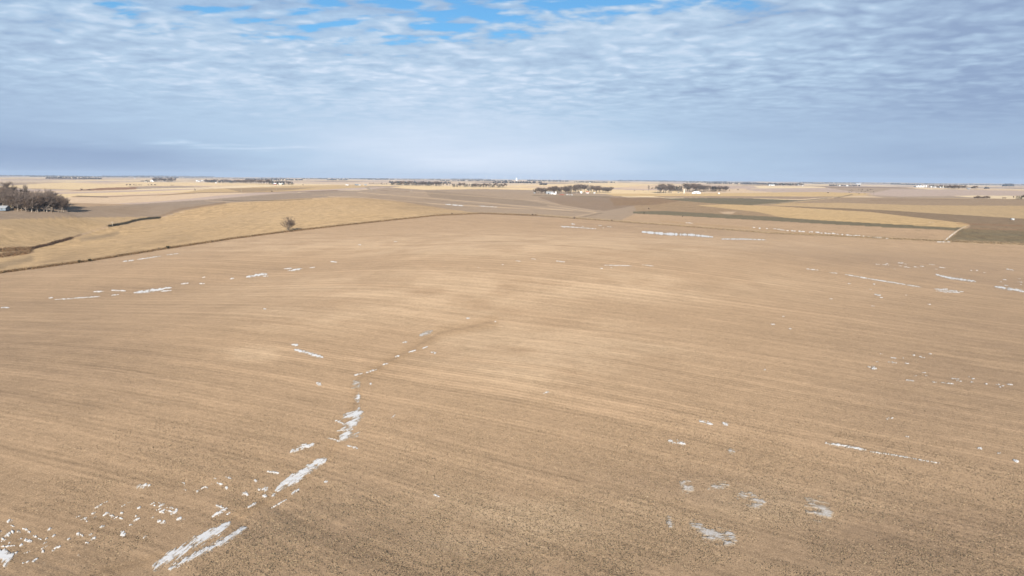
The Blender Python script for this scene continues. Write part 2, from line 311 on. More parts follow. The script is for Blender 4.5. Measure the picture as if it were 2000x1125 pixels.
# big home field: eroded pale knolls, moist brown draws, some relief shading painted in
def g2(cx, cy, sx, sy, th=0):
    c, s_ = math.cos(R(th)), math.sin(R(th)); a = ((PX-cx)*c+(PY-cy)*s_)/sx; b = (-(PX-cx)*s_+(PY-cy)*c)/sy
    return np.exp(-(a*a+b*b))
home = (PY > np.interp(PX, fx, fy)) & (rg < 800)
nz = fbm(XG/14, YG/14, 4); nz2 = fbm(UG/5, VG/40, 4)
pale = np.zeros((na, nr))
for a_ in [(620,622,120,26),(500,690,60,14),(1060,690,230,60),(880,600,200,30),(1000,480,600,22),(1100,1000,230,55),(960,1060,150,30),(1000,560,500,30),(1500,980,180,40)]: pale = np.maximum(pale, g2(*a_))  # pale soil; the lit crest of the brow is painted in with it
pale = np.clip(pale*(1+3.2*nz+1.5*nz2), 0, 1)
damp_shade = np.zeros((na, nr))
for a_ in [(1720,512,260,16,4),(1900,545,200,18,6),(300,560,300,16,-7),(100,700,200,90),(1900,720,260,120),(1320,448,250,10,3),(640,1060,320,50,8),(1400,960,320,40,4),(1800,1050,300,60)]: damp_shade = np.maximum(damp_shade, g2(*a_))  # moist soil; shade of the left hollow is painted in as well
damp_shade = np.clip(damp_shade*(1+2.0*nz+2.2*nz2), 0, 1)
setc(np.where(home, pale*.75, 0), (.60, .43, .26)); setc(np.where(home, damp_shade*.40, 0), (.30, .205, .128))
dr_ = [(180,1125),(350,1080),(460,1010),(560,950),(640,890),(690,800),(700,740),(770,700),(860,650),(960,628)]
line(dr_, 13, (.44,.295,.165), .75, jit=12); line(dr_, 3, (.33,.225,.135), .5, jit=6)
vcol = np.clip(C*np.array([.510, .515, .545]), .02, .8)

# ------------------------------------------------------------------ ground sheet
fade = 1-smooth(rg, 170, 330)
clod = fbm(XG/.9, YG/.9, 3, .6)*.055+fbm(UG/.55, VG/3.0, 2)*.055+fbm(UG/2.6, VG/18, 3)*.13
rough_patch = .45+1.1*smooth(fbm(XG/16+9, YG/16, 3)+.25*nz2, -.12, .22)
DISP = clod*fade*rough_patch*np.where(rg < 52, 0, 1)
near_e = 1-smooth(rg, 55, 95); ZT = ZB+DISP*(1-.35*near_e)
def mesh_np(name, verts, faces, mats=(), smooth_=False):
    """verts (n,3), faces (m,k)"""
    me = bpy.data.meshes.new(name); verts = np.ascontiguousarray(verts, np.float32); faces = np.ascontiguousarray(faces, np.int32)
    k = faces.shape[1]; me.vertices.add(len(verts)); me.vertices.foreach_set('co', verts.ravel())
    me.loops.add(faces.size); me.loops.foreach_set('vertex_index', faces.ravel())
    me.polygons.add(len(faces)); me.polygons.foreach_set('loop_start', np.arange(0, faces.size, k, dtype=np.int32))
    me.update(calc_edges=True)
    if smooth_: me.polygons.foreach_set('use_smooth', np.ones(len(faces), bool))
    for m in mats: me.materials.append(m)
    return me
def link(name, me, parent=None, kind=None, label=None, cat=None, group=None, loc=None, rot=0, scale=1):
    o = bpy.data.objects.new(name, me); COL.objects.link(o)
    if parent is not None: o.parent = parent
    if loc is not None: o.location = loc
    if rot: o.rotation_euler = (0, 0, rot)
    if scale != 1: o.scale = (scale,)*3
    for k_, v_ in (('kind', kind), ('label', label), ('category', cat), ('group', group)):
        if v_: o[k_] = v_
    return o
def attr(me, name, typ, data):
    a = me.attributes.new(name, typ, 'POINT'); a.data.foreach_set('color' if 'COLOR' in typ else 'value', np.ascontiguousarray(data, np.float32).ravel())

def simple(name, col, rough=.9, var=.12, scale=2.0, metal=0.0, bump=0):
    m = bpy.data.materials.new(name); m.use_nodes = True; t = NT(m.node_tree); b = t.n['Principled BSDF']
    tc_ = t.node('ShaderNodeTexCoord').outputs['Object']; nn = t.noise(tc_, scale, 4)
    f_ = t.ss(nn, .3, .7, 1-var, 1+var)
    t.l.new(t.mix(1.0, col, t.xyz(f_, f_, f_), 'MULTIPLY'), b.inputs['Base Color'])
    b.inputs['Roughness'].default_value = rough; b.inputs['Metallic'].default_value = metal
    b.inputs['Specular IOR Level'].default_value = .2
    return m
def ground_mat():
    m = bpy.data.materials.new('field_soil'); m.use_nodes = True; t = NT(m.node_tree); b = t.n['Principled BSDF']
    def at_(nm, o='Fac'): nd = t.node('ShaderNodeAttribute'); nd.attribute_name = nm; return nd.outputs[o]
    base = at_('field_color', 'Color'); gr = at_('grass'); u = at_('row_u'); v = at_('row_v')
    pos = t.node('ShaderNodeNewGeometry').outputs['Position']
    n_row = t.noise(t.xyz(t.m('MULTIPLY', u, 1.1), t.m('MULTIPLY', v, .10)), 1.0, 3)
    n_pass = t.noise(t.xyz(t.m('MULTIPLY', u, .17), t.m('MULTIPLY', v, .007)), 1.0, 4, .6)
    n_band = t.noise(t.xyz(t.m('MULTIPLY', u, .045), t.m('MULTIPLY', v, .0022)), 1.0, 3, .6)
    n_mot = t.noise(pos, .05, 5, .6); n_clod = t.noise(pos, .9, 5, .82); n_fine = t.noise(pos, 6.5, 4, .9)
    n_pat = t.noise(t.xyz(t.m('MULTIPLY', u, .5), t.m('MULTIPLY', v, .16), 5.0), 1.0, 5, .65)
    n_tuft = t.noise(pos, .16, 6, .8)
    k = t.m('ADD', t.m('MULTIPLY', t.m('SUBTRACT', n_row, .5), .48), t.m('MULTIPLY', t.m('SUBTRACT', n_pass, .5), .18))
    k = t.m('ADD', k, t.m('MULTIPLY', t.m('SUBTRACT', n_band, .5), .16))
    till = t.m('SUBTRACT', 1.0, gr)
    wob = t.m('MULTIPLY', t.noise(t.xyz(t.m('MULTIPLY', u, .03), t.m('MULTIPLY', v, .01), 9.0), 1.0, 2), 5.0)
    for per, am in ((6.1, .060), (18.3, .035), (1.52, .06)):
        k = t.m('ADD', k, t.m('MULTIPLY', t.m('MULTIPLY', t.m('SINE', t.m('ADD', t.m('MULTIPLY', u, 6.2832/per), wob)), t.m('MULTIPLY', t.ss(n_pass, .35, .65), 1.6)), am))
    k = t.m('MULTIPLY', k, t.m('ADD', t.m('MULTIPLY', till, .8), .2))
    k = t.m('ADD', k, t.m('MULTIPLY', t.m('SUBTRACT', n_mot, .5), .30))
    k = t.m('ADD', k, t.m('MULTIPLY', t.m('SUBTRACT', n_clod, .5), .75))
    k = t.m('ADD', k, t.m('MULTIPLY', t.m('SUBTRACT', n_fine, .5), 3.2))
    k = t.m('ADD', k, t.m('MULTIPLY', t.m('SUBTRACT', n_pat, .5), .20))
    k = t.m('ADD', k, t.m('MULTIPLY', t.m('MULTIPLY', t.m('SUBTRACT', n_tuft, .5), gr), 1.7))
    k = t.m('MAXIMUM', t.m('ADD', k, 1.0), .3)
    col = t.mix(1.0, base, t.xyz(k, k, k), 'MULTIPLY')
    straw = t.ss(t.noise(pos, 4.6, 3, .7), .64, .70)
    col = t.mix(t.m('MULTIPLY', straw, .75), col, (.58, .46, .30))
    dirt = t.ss(t.noise(pos, 2.6, 4, .75), .60, .72)
    col = t.mix(t.m('MULTIPLY', dirt, .22), col, (.17, .115, .075))
    t.l.new(col, b.inputs['Base Color']); b.inputs['Roughness'].default_value = .95; b.inputs['Specular IOR Level'].default_value = .1; b.inputs['Diffuse Roughness'].default_value = .85
    bp = t.node('ShaderNodeBump'); bp.inputs['Strength'].default_value = .18; bp.inputs['Distance'].default_value = .12
    near_ = at_('near_relief'); hgt = t.m('MULTIPLY', t.m('ADD', n_clod, t.m('MULTIPLY', n_fine, .5)), near_)
    t.l.new(hgt, bp.inputs['Height']); t.l.new(bp.outputs[0], b.inputs['Normal'])
    return m
GM = ground_mat()
idx = np.arange(na*nr).reshape(na, nr)
# close the circle: the last column meets the first
qa = np.stack([idx[:-1, :-1], idx[:-1, 1:], idx[1:, 1:], idx[1:, :-1]], -1).reshape(-1, 4)[:, ::-1]
me = mesh_np('ground', np.stack([XG, YG, ZT], -1).reshape(-1, 3), qa, (GM,), True)
attr(me, 'field_color', 'FLOAT_COLOR', np.concatenate([vcol, np.ones((na, nr, 1))], -1)); attr(me, 'grass', 'FLOAT', GR)
attr(me, 'row_u', 'FLOAT', UG); attr(me, 'row_v', 'FLOAT', VG); attr(me, 'near_relief', 'FLOAT', 1-smooth(rg, 90, 420))
link('ground', me, kind='structure')

# ------------------------------------------------------------------ snow
def snow_mat():
    m = bpy.data.materials.new('old_snow'); m.use_nodes = True; t = NT(m.node_tree); b = t.n['Principled BSDF']
    pos = t.node('ShaderNodeNewGeometry').outputs['Position']; nn = t.noise(pos, 2.2, 5, .7); n2 = t.noise(pos, .6, 3)
    c = t.mix(t.ss(nn, .50, .68), (.68, .65, .61), (.48, .40, .32)); c = t.mix(t.ss(n2, .3, .7, 0.0, .3), c, (.70, .68, .65))
    dn = t.node('ShaderNodeAttribute'); dn.attribute_name = 'snow_depth'
    cov = t.ss(t.m('ADD', dn.outputs['Fac'], t.m('MULTIPLY', t.m('SUBTRACT', t.noise(pos, 5.0, 4, .8), .5), .9)), .0, .60)
    c = t.mix(cov, (.33, .25, .17), c)
    t.l.new(c, b.inputs['Base Color']); b.inputs['Roughness'].default_value = .7; b.inputs['Specular IOR Level'].default_value = .2; b.inputs['Diffuse Roughness'].default_value = .1
    return m
SM = snow_mat()
def snow(pts, hw, name=None, label=None, dens=.5, step=1.0, ky=1.0, thick=.10, streak=1.0, kind=None, thin=1.0, group='patches of old snow on the tilled field'):
    """pts: where the drift runs; hw: its half width; dens: how closed it is"""
    bx = [p[0] for p in pts]; by = [p[1] for p in pts]; mg = hw*1.6+2
    gx = np.arange(min(bx)-mg, max(bx)+mg, step); gy = np.arange(min(by)-mg/ky, max(by)+mg/ky, step*(.5 if max(by) < 620 else 1))
    X_, Y_ = np.meshgrid(gx, gy, indexing='ij'); x, y, z, rr = cast(X_.ravel(), Y_.ravel())
    d, t_ = segd(X_.ravel(), Y_.ravel(), pts, ky)
    hw = hw*(.90 if pts[0][1] > 620 else .72)
    wid = hw*(.35+.65*np.sqrt(np.clip(4*t_*(1-t_), 0, 1)))
    uu, vv = rows(x, y, z); pm = hw*rr/F; dp = np.clip(rr/46, 1.3, 9)          # a half width in metres; how much the slant stretches it
    nse = fbm(uu/(pm*dp*.35)+7, vv/(pm*1.9), 5, .72)*2.3*streak+fbm(x/(pm*1.3), y/(pm*dp*.9), 4, .7)*1.7
    mk = (1-d/wid)*.95+(dens-.5)*1.0+nse*1.45-.34
    mk = np.where(d > wid*1.5, -1, mk)
    zt = zat(x, y, ZT); th = np.clip(mk, -.2, .5)*thick*1.2+.02+np.clip(rr/9000, 0, .08)
    zz = np.maximum(z, zt-.05)*.55+zt*.45+th-.01
    V = np.stack([x, y, zz], -1); I = np.arange(len(x)).reshape(X_.shape); M_ = mk.reshape(X_.shape)
    q = np.stack([I[:-1, :-1], I[1:, :-1], I[1:, 1:], I[:-1, 1:]], -1).reshape(-1, 4)
    mm = mk[q].max(1) > 0; rq = rr.reshape(-1)[q]; mm &= (rq.max(1)-rq.min(1)) < rq.min(1)*.2
    q = q[mm]
    if len(q) < 2: return None
    below = mk < 0; V[below, 2] = zt[below]-.03                # the rim sinks into the soil
    used = np.unique(q); rm = np.zeros(len(V), int); rm[used] = np.arange(len(used)); V = V[used]; q = rm[q][:, ::-1]
    dpt = np.clip(M_.ravel()[used], 0, 1)*thin-(.10 if thin < 1 else 0)
    if name is None: return V, q, dpt
    me_ = mesh_np(name, V, q, (SM,), True); attr(me_, 'snow_depth', 'FLOAT', dpt)
    return link(name, me_, kind=kind, label=label, cat=None if kind else 'snow patch', group=None if kind else group)
big_snow = [
 ([(300,1112),(350,1078),(400,1047),(448,1022)],11,'long broad white snow drift ending at the bottom edge left of the drainage draw',.9),
 ([(330,1112),(400,1075),(450,1050),(480,1030)],6,'narrow snow streak running beside and below the broad bottom drift',.8),
 ([(540,957),(575,935),(600,918),(636,896)],8,'lens-shaped snow drift slanting up the draw, right of the small drifts',.9),
 ([(567,884),(585,874),(613,868)],4,'short curved snow arc just above the slanting lens-shaped drift',.9),
 ([(668,860),(685,838),(690,815),(702,796)],16,'largest ragged snow patch in the middle of the draw',.72),
 ([(692,745),(700,755)],8,'small speckled snow patch near the top of the draw',.6),
 ([(700,770),(698,786)],7,'small upright snow patch between the ragged patch and the draw top',.6),
 ([(575,683),(600,689),(631,698)],3,'thin snow streak sloping down to the right, left of the draw',.8),
 ([(820,655),(845,646)],2.6,'thin snow sliver on the draw far above the speckled patch',.8),
 ([(1330,945),(1352,955)],8,'grey snow patch leftmost of the middle right cluster',.55),
 ([(1385,955),(1405,950),(1422,948)],6,'pale torn snow patch between two grey ones in the right cluster',.45),
 ([(1440,968),(1470,978),(1492,982)],9,'oval grey snow patch with stubble poking through',.6),
 ([(1575,975),(1600,1000),(1620,1005)],17,'cluster of broken snow plates farthest right near the bottom',.36),
 ([(1305,1010),(1310,1030)],6,'small upright grey snow patch near the bottom right of centre',.5),
 ([(1345,1022),(1380,1040),(1438,1055)],11,'long grey translucent snow sheet nearest the bottom edge at right',.55),
 ([(1612,865),(1660,873),(1692,879)],2.6,'thin straight white snow line on the right side of the field',.85),
 ([(1700,882),(1740,888),(1790,897),(1835,905)],2,'broken dashes of snow continuing the straight line to the right',.5),
 ([(262,572),(300,567),(335,562)],3.2,'white snow streak largest in the left hollow',.9),
 ([(482,541),(505,537),(522,535)],3.0,'bright short snow drift on the left slope above the hollow',.9),
 ([(562,529),(590,525)],1.9,'thin snow sliver right of the bright short drift',.9),
 ([(1254,453),(1300,457),(1350,459),(1392,463)],2.6,'long bright snow drift behind the brow below the far fence line',1.35),
 ([(1408,467),(1450,467),(1496,468.5)],1.4,'thin straight snow strip right of the long bright far drift',.95),
 ([(1828,536),(1850,542),(1905,550)],2.6,'bent snow streak in the right hand hollow',.9),
 ([(1943,560),(1975,565),(2006,570)],3.2,'bright snow streak at the right edge of the picture',.9),
 ([(1650,536),(1700,545),(1750,553),(1800,561)],1.5,'long hair-thin snow line across the right slope',.8),
 ([(0,1080),(15,1092),(25,1085)],13,'bright snow patch in the bottom left corner',.85),
 ([(1366,822),(1392,830)],3.5,'small snow streak left of the bright triangular spot',.6),
 ([(1412,826),(1422,832)],4.5,'small bright triangular snow spot on the right half',.7),
 ([(1305,860),(1338,868)],4.5,'pair of small pale snow spots under the triangular spot',.5),
 ([(262,952),(292,948)],5,'snow patch highest in the lower left scatter',.6),
 ([(1423,880),(1435,883)],4,'round snow spot right below the pale pair',.6),
 ([(1695,716),(1712,720)],2.6,'lone snow spot on the right slope above the straight line',.8),
 ([(1708,575),(1720,577)],2.0,'short snow dash under the hair-thin line',.9),
]
for pts, hw, lab, dn in big_snow: gy_ = 'grey' in lab or 'torn' in lab or 'plates' in lab or 'pale pair' in lab or 'speckled' in lab; snow(pts, hw*(1.35 if gy_ else 1), 'snow_patch', lab, dn+(.12 if gy_ else 0), thin=.42 if gy_ else .9)
def scatter(name, label, items, seed=0):
    Vs, Qs, Ds, k0 = [], [], [], 0
    for pts, hw, dn in items:
        rz = snow(pts, hw, None, dens=dn)
        if rz is None: continue
        V, q, dpt = rz; Ds.append(dpt); Vs.append(V); Qs.append(q+k0); k0 += len(V)
    if Vs: me_ = mesh_np(name, np.concatenate(Vs), np.concatenate(Qs), (SM,), True); attr(me_, 'snow_depth', 'FLOAT', np.concatenate(Ds)); link(name, me_, kind='stuff', label=label)
rs = random.Random(5)
it = []
for cx, cy, sx, sy, nn_ in [(30,1050,60,22,16),(110,1075,60,25,9),(250,1000,90,26,13),(320,990,60,30,9),(420,945,60,20,8),(160,1030,70,25,7),(440,1000,30,10,3),(480,960,40,20,4)]:
    for _ in range(int(nn_*1.6)):
        x = cx+rs.gauss(0, sx*.6); y = cy+rs.gauss(0, sy*.6); l_ = rs.uniform(3, 15); s_ = rs.choice((-.5, -.4, .3))
        it.append(([(x-l_/2, y-s_*l_/2), (x+l_/2, y+s_*l_/2)], max(1.2, rs.gauss(2.6, 1.3)), rs.uniform(.4, .7)))
scatter('snow_flecks', 'scattered snow flecks over the lower left of the field', it)
it = [([(485,992),(492,988)],3,.8),([(530,970),(538,965)],3,.8),([(415,1010),(445,992)],4,.7),([(570,965),(585,955)],2.5,.6),([(530,992),(560,975)],1.5,.6),([(655,822),(675,828)],3,.6),([(658,842),(690,838)],2,.6),([(640,856),(665,862)],2,.6),([(675,870),(700,876)],2,.5),([(715,728),(735,722)],1.6,.8),([(692,733),(708,729)],1.5,.8),([(748,712),(758,710)],1.6,.9),([(772,696),(780,695)],1.3,.9),([(798,688),(812,684)],1.3,.8),([(825,680),(835,677)],1.2,.8),([(842,688),(853,690)],2,.7),([(787,669),(795,668)],1.3,.8),([(570,673),(583,674)],2.5,.6),([(618,748),(628,751)],3,.6),([(722,750),(726,749)],2,.6),([(765,816),(772,811)],2,.5),([(515,603),(520,604)],1.4,.9),([(910,622),(918,621)],1,.8),([(965,628),(970,628)],1,.8),([(1060,769),(1072,765)],1.6,.5),([(845,966),(858,970)],1.8,.6),([(633,942),(640,940)],2,.7),([(522,920),(545,924)],2.5,.55)]
scatter('snow_flecks', 'small snow flecks strung along the draw in the middle', it)
it = [([(95,582),(103,581)],1.4,.9),([(108,585),(140,583),(195,579)],1.3,.7),([(183,570),(203,569)],1.4,.9),([(218,567),(246,568)],1.6,.8),([(218,577),(232,575)],1,.8),([(2,601),(18,601)],1.6,.9),([(240,511),(262,508)],1.2,.8),([(268,507),(315,500)],1.1,.8),([(325,498),(350,495)],.8,.6),([(352,555),(368,553)],1.3,.8),([(390,554),(400,554)],1.2,.8),([(315,569),(335,567)],1.3,.8),([(450,545),(458,543)],1.3,.9),([(646,511),(658,512)],1.3,.9),([(700,478),(706,478)],.7,.9),([(770,472),(776,472)],.6,.9),([(515,540),(525,539)],1.2,.8),([(555,525),(570,524)],1.1,.8),([(605,523),(615,522)],.9,.7),([(395,542),(402,541)],.8,.8)]
scatter('snow_flecks', 'thin snow slivers lined up in the left hollow and below the left fence', it)
it = []
for cx, cy, sx, sy, nn_ in [(1740,517,50,4,9),(1800,522,40,4,8),(1910,528,50,5,6),(1850,567,50,5,5),(1960,552,40,6,6),(1700,572,120,18,8),(1030,510,90,14,5),(1130,443,60,5,6),(1200,518,60,5,5),(1770,702,60,16,12),(1820,740,50,14,10),(1940,750,50,12,9),(1560,640,60,30,3)]:
    for _ in range(nn_):
        x = cx+rs.gauss(0, sx*.6); y = cy+rs.gauss(0, sy*.6); l_ = rs.uniform(2, 9)*rs.choice((1, 1, 2)); f_ = .55 if y < 600 else 1
        it.append(([(x-l_/2, y-l_*.06), (x+l_/2, y+l_*.06)], rs.uniform(.45, 1.0)*(1 if y < 600 else 1.3), rs.uniform(.5, .8)))
it += [([(1825,564),(1880,570)],1.3,.7),([(1828,568),(1875,572)],1.0,.7),([(1575,525),(1600,528)],.9,.6),([(1620,532),(1635,534)],.9,.6),([(1730,818),(1745,816)],2,.6),([(1768,852),(1775,853)],1.6,.6),([(1908,875),(1918,877)],2,.6),([(1978,898),(1990,902)],2.2,.7),([(1948,885),(1954,885)],1.6,.7),([(1180,518),(1230,519)],1.0,.7),([(1095,442),(1165,447)],.9,.8),([(1490,722),(1496,723)],1.2,.6),([(2,1068),(30,1066)],2,.5)]
it += [([(870,399),(905,402)],1.1,.9),([(935,402),(970,404.5)],.7,.8),([(1340,435),(1352,436)],.6,.8),([(1815,434),(1825,434)],.3,.1)]
scatter('snow_flecks', 'many small snow dashes over the right slope and the brow', it)
it = []
for i in range(46):
    t_ = i/45; x = 1430+300*t_+rs.uniform(-3, 3); y = 441+24*t_+rs.uniform(-.8, .8)
    if t_ < .25 and rs.random() < .6: continue
    it.append(([(x, y), (x+rs.uniform(3, 8), y+.4)], rs.uniform(.7, 1.3), .85))
it.append(([(1844,471),(1856,461),(1868,452)],1.3,.9)); it.append(([(1830,472.5),(1856,472.5)],.8,.8))
scatter('snow_flecks', 'row of snow dots between stubble strips along the right fence', it)

# ------------------------------------------------------------------ residue on the near ground
rg_ = np.random.RandomState(3)
N = 230000
a = rg_.uniform(R(-41), R(41), N); rr = 1/rg_.uniform(1/210, 1/56, N); rr = np.where(rg_.rand(N) < .35, rg_.uniform(58, 120, N), rr)
x, y = np.sin(a)*rr, np.cos(a)*rr
kp = fbm(x/5, y/5, 3)+fbm(x/24, y/24, 2) > -.10+rg_.uniform(-.25, .2, N); x, y, rr = x[kp], y[kp], rr[kp]
N = len(x); z = zat(x, y, ZT)
def straws(name, x, y, z, ln, wd, hgt, mats, label, seed=1, upright=0.0):
    q = np.random.RandomState(seed); N = len(x); th = q.uniform(0, np.pi*2, N); ln = ln*q.uniform(.4, 1.3, N); wd = wd*q.uniform(.6, 1.4, N)
    el = q.uniform(0, .35, N)+upright*q.uniform(.3, 1.2, N); dxn, dyn = np.cos(th)*np.cos(el), np.sin(th)*np.cos(el)
    nx, ny = -np.sin(th), np.cos(th); b = np.stack([x, y, z-.01], -1)
    d = np.stack([dxn*ln, dyn*ln, np.sin(el)*ln+hgt], -1); s_ = np.stack([nx*wd, ny*wd, np.zeros(N)], -1)
    top = np.stack([np.zeros(N), np.zeros(N), hgt*q.uniform(.8, 1.3, N)], -1)
    V = np.stack([b-s_, b+s_, b+d+s_*.7, b+top+d*.5], 1).reshape(-1, 3); k = np.arange(N)[:, None]*4
    Fc = np.concatenate([k+[0, 1, 2], k+[0, 2, 3], k+[1, 3, 2]]); me_ = mesh_np(name, V, Fc, mats)
    me_.polygons.foreach_set('material_index', np.tile(q.randint(0, len(mats), N), 3).astype(np.int32))
    return link(name, me_, kind='stuff', label=label)
MS1, MS2, MS3 = simple('straw_pale', (.43, .33, .205)), simple('straw_brown', (.34, .25, .155)), simple('straw_dark', (.25, .175, .11))
straws('crop_residue', x, y, z,   .24, .022, .035, (MS1, MS1, MS2, MS2, MS3), 'broken cornstalk residue littering the tilled soil in front')
for m_ in (MS1, MS2, MS3): m_.node_tree.nodes['Principled BSDF'].inputs['Diffuse Roughness'].default_value = .65

# brush along fences and creek
def along(pts, n_, jx_, jy_, seed):
    q = np.random.RandomState(seed); c = np.cumsum([0]+[math.dist(pts[i], pts[i+1]) for i in range(len(pts)-1)]); t_ = q.rand(n_)*c[-1]
    X_ = np.interp(t_, c, [p[0] for p in pts])+q.normal(0, jx_, n_); Y_ = np.interp(t_, c, [p[1] for p in pts])+q.normal(0, jy_, n_)
    x, y, z, r_ = cast(X_, Y_); return x, y, z
MB1, MB2 = simple('grass_dead', (.30, .20, .105)), simple('brush_dark', (.075, .058, .042))
straws('fence_line_grass', *along(FENCE[:10], 9000, 1, .7, 2), .7, .09, .35, (MB1, simple('grass_rust', (.20, .115, .06))), 'strip of dead brown grass along the fence line of the big field', 4, .8)
straws('fence_line_grass', *along(FENCE[9:], 5000, 1, .6, 3), .6, .09, .3, (MB1, MS1), 'strip of pale dead grass along the right hand fence line', 5, .8)
straws('creek_brush', *along([(213,442),(232,438.5),(246,436.5),(262,431.5),(278,428.5),(296,426.5),(312,425.5)], 3000, 2, .9, 6), .7, .12, .35, (MB2, simple('brush_green', (.06, .058, .038))), 'dark brush on the creek bank left of the golden hill', 7, 1)
straws('creek_brush', *along([(60,486),(78,481.5),(92,479),(108,474),(134,467),(140,465)], 2600, 2, 1.0, 8), .6, .11, .3, (MB2, simple('brush_rust', (.17, .085, .045))), 'reddish brown brush along the lower creek at far left', 9, 1)
straws('marsh_grass', *along([(-20,490),(20,488),(60,487),(50,494),(0,500)], 4000, 3, 1.6, 10), .9, .12, .35, (simple('marsh_rust', (.27, .15, .075)), MB1), 'rust coloured marsh grass where the creek leaves at left', 11, .8)

# lane beside the dark meadow
def strip(name, pts, hw, mat_, lift=.05):
    P_ = []; pp = []
    for i in range(len(pts)-1):
        for s_ in range(8): pp.append((pts[i][0]+(pts[i+1][0]-pts[i][0])*s_/8, pts[i][1]+(pts[i+1][1]-pts[i][1])*s_/8))
    pp.append(pts[-1]); x, y, z, r_ = cast([p[0] for p in pp], [p[1] for p in pp])
    V = []
    for i in range(len(x)):
        j, k = max(i-1, 0), min(i+1, len(x)-1); tx, ty = x[k]-x[j], y[k]-y[j]; l_ = math.hypot(tx, ty) or 1; nx, ny = -ty/l_*hw, tx/l_*hw
        for q in (-1, -.4, .4, 1): V.append((x[i]+nx*q, y[i]+ny*q, float(zat(x[i]+nx*q, y[i]+ny*q))+lift*(1 if abs(q) < .5 else .4)))
    Fc = [(i*4+k, i*4+k+1, i*4+k+5, i*4+k+4) for i in range(len(x)-1) for k in range(3)]
    return link(name, mesh_np(name, np.array(V), np.array(Fc), (mat_,), True), kind='structure')
MG = simple('gravel', (.42, .31, .20), var=.2, scale=.8)
strip('farm_lane', [(1844,471),(1856,461),(1869,451),(1885,442)], .9, MG, .12)
strip('gravel_road', [(717,365),(721,369),(727,372)], 4.0, MG, .15)

# ------------------------------------------------------------------ mesh builders for things
class MB_:
    def __init__(s): s.v = []; s.f = []
    def box(s, x0, x1, y0, y1, z0, z1):
        k = len(s.v); s.v += [(x0,y0,z0),(x1,y0,z0),(x1,y1,z0),(x0,y1,z0),(x0,y0,z1),(x1,y0,z1),(x1,y1,z1),(x0,y1,z1)]
        s.f += [tuple(k+i for i in q) for q in ((3,2,1,0),(4,5,6,7),(0,1,5,4),(1,2,6,5),(2,3,7,6),(3,0,4,7))]
    def tube(s, a, b, ra, rb, n_=5, cap=False):
        a, b = Vector(a), Vector(b); d = (b-a).normalized(); p = d.orthogonal().normalized(); q = d.cross(p); k = len(s.v)
        for c, r_ in ((a, ra), (b, rb)):
            for i in range(n_): t_ = 2*math.pi*i/n_; s.v.append(tuple(c+(p*math.cos(t_)+q*math.sin(t_))*r_))
        for i in range(n_): j = (i+1) % n_; s.f.append((k+i, k+j, k+n_+j, k+n_+i))
        if cap: s.f.append(tuple(k+n_+i for i in range(n_)))
    def lathe(s, prof, n_=20):
        k = len(s.v)
        for r_, z_ in prof:
            for i in range(n_): t_ = 2*math.pi*i/n_; s.v.append((r_*math.cos(t_), r_*math.sin(t_), z_))
        for m in range(len(prof)-1):
            for i in range(n_): j = (i+1) % n_; s.f.append((k+m*n_+i, k+m*n_+j, k+(m+1)*n_+j, k+(m+1)*n_+i))
    def prism(s, prof, y0, y1):                                   # profile in x,z
        k = len(s.v); n_ = len(prof)
        for y_ in (y0, y1): s.v += [(p[0], y_, p[1]) for p in prof]
        s.f += [tuple(k+i for i in range(n_)), tuple(k+n_+i for i in reversed(range(n_)))]
        for i in range(n_): j = (i+1) % n_; s.f.append((k+j, k+i, k+n_+i, k+n_+j))
    def tri(s, a, b, c): k = len(s.v); s.v += [a, b, c]; s.f.append((k, k+1, k+2))
    def mesh(s, name, m): me_ = bpy.data.meshes.new(name); me_.from_pydata([tuple(p) for p in s.v], [], s.f); me_.materials.append(m); me_.update(); return me_
BARK = [simple('bark_grey', (.20, .165, .135)), simple('bark_pale', (.36, .31, .26))]
TWIG = [simple('twig_grey', (.175, .138, .115)), simple('twig_brown', (.175, .128, .098)), simple('twig_pale', (.30, .25, .205))]
CONE = [simple('needles', (.030, .040, .026), var=.35, scale=1.5), simple('needles_far', (.045, .050, .036), var=.35)]
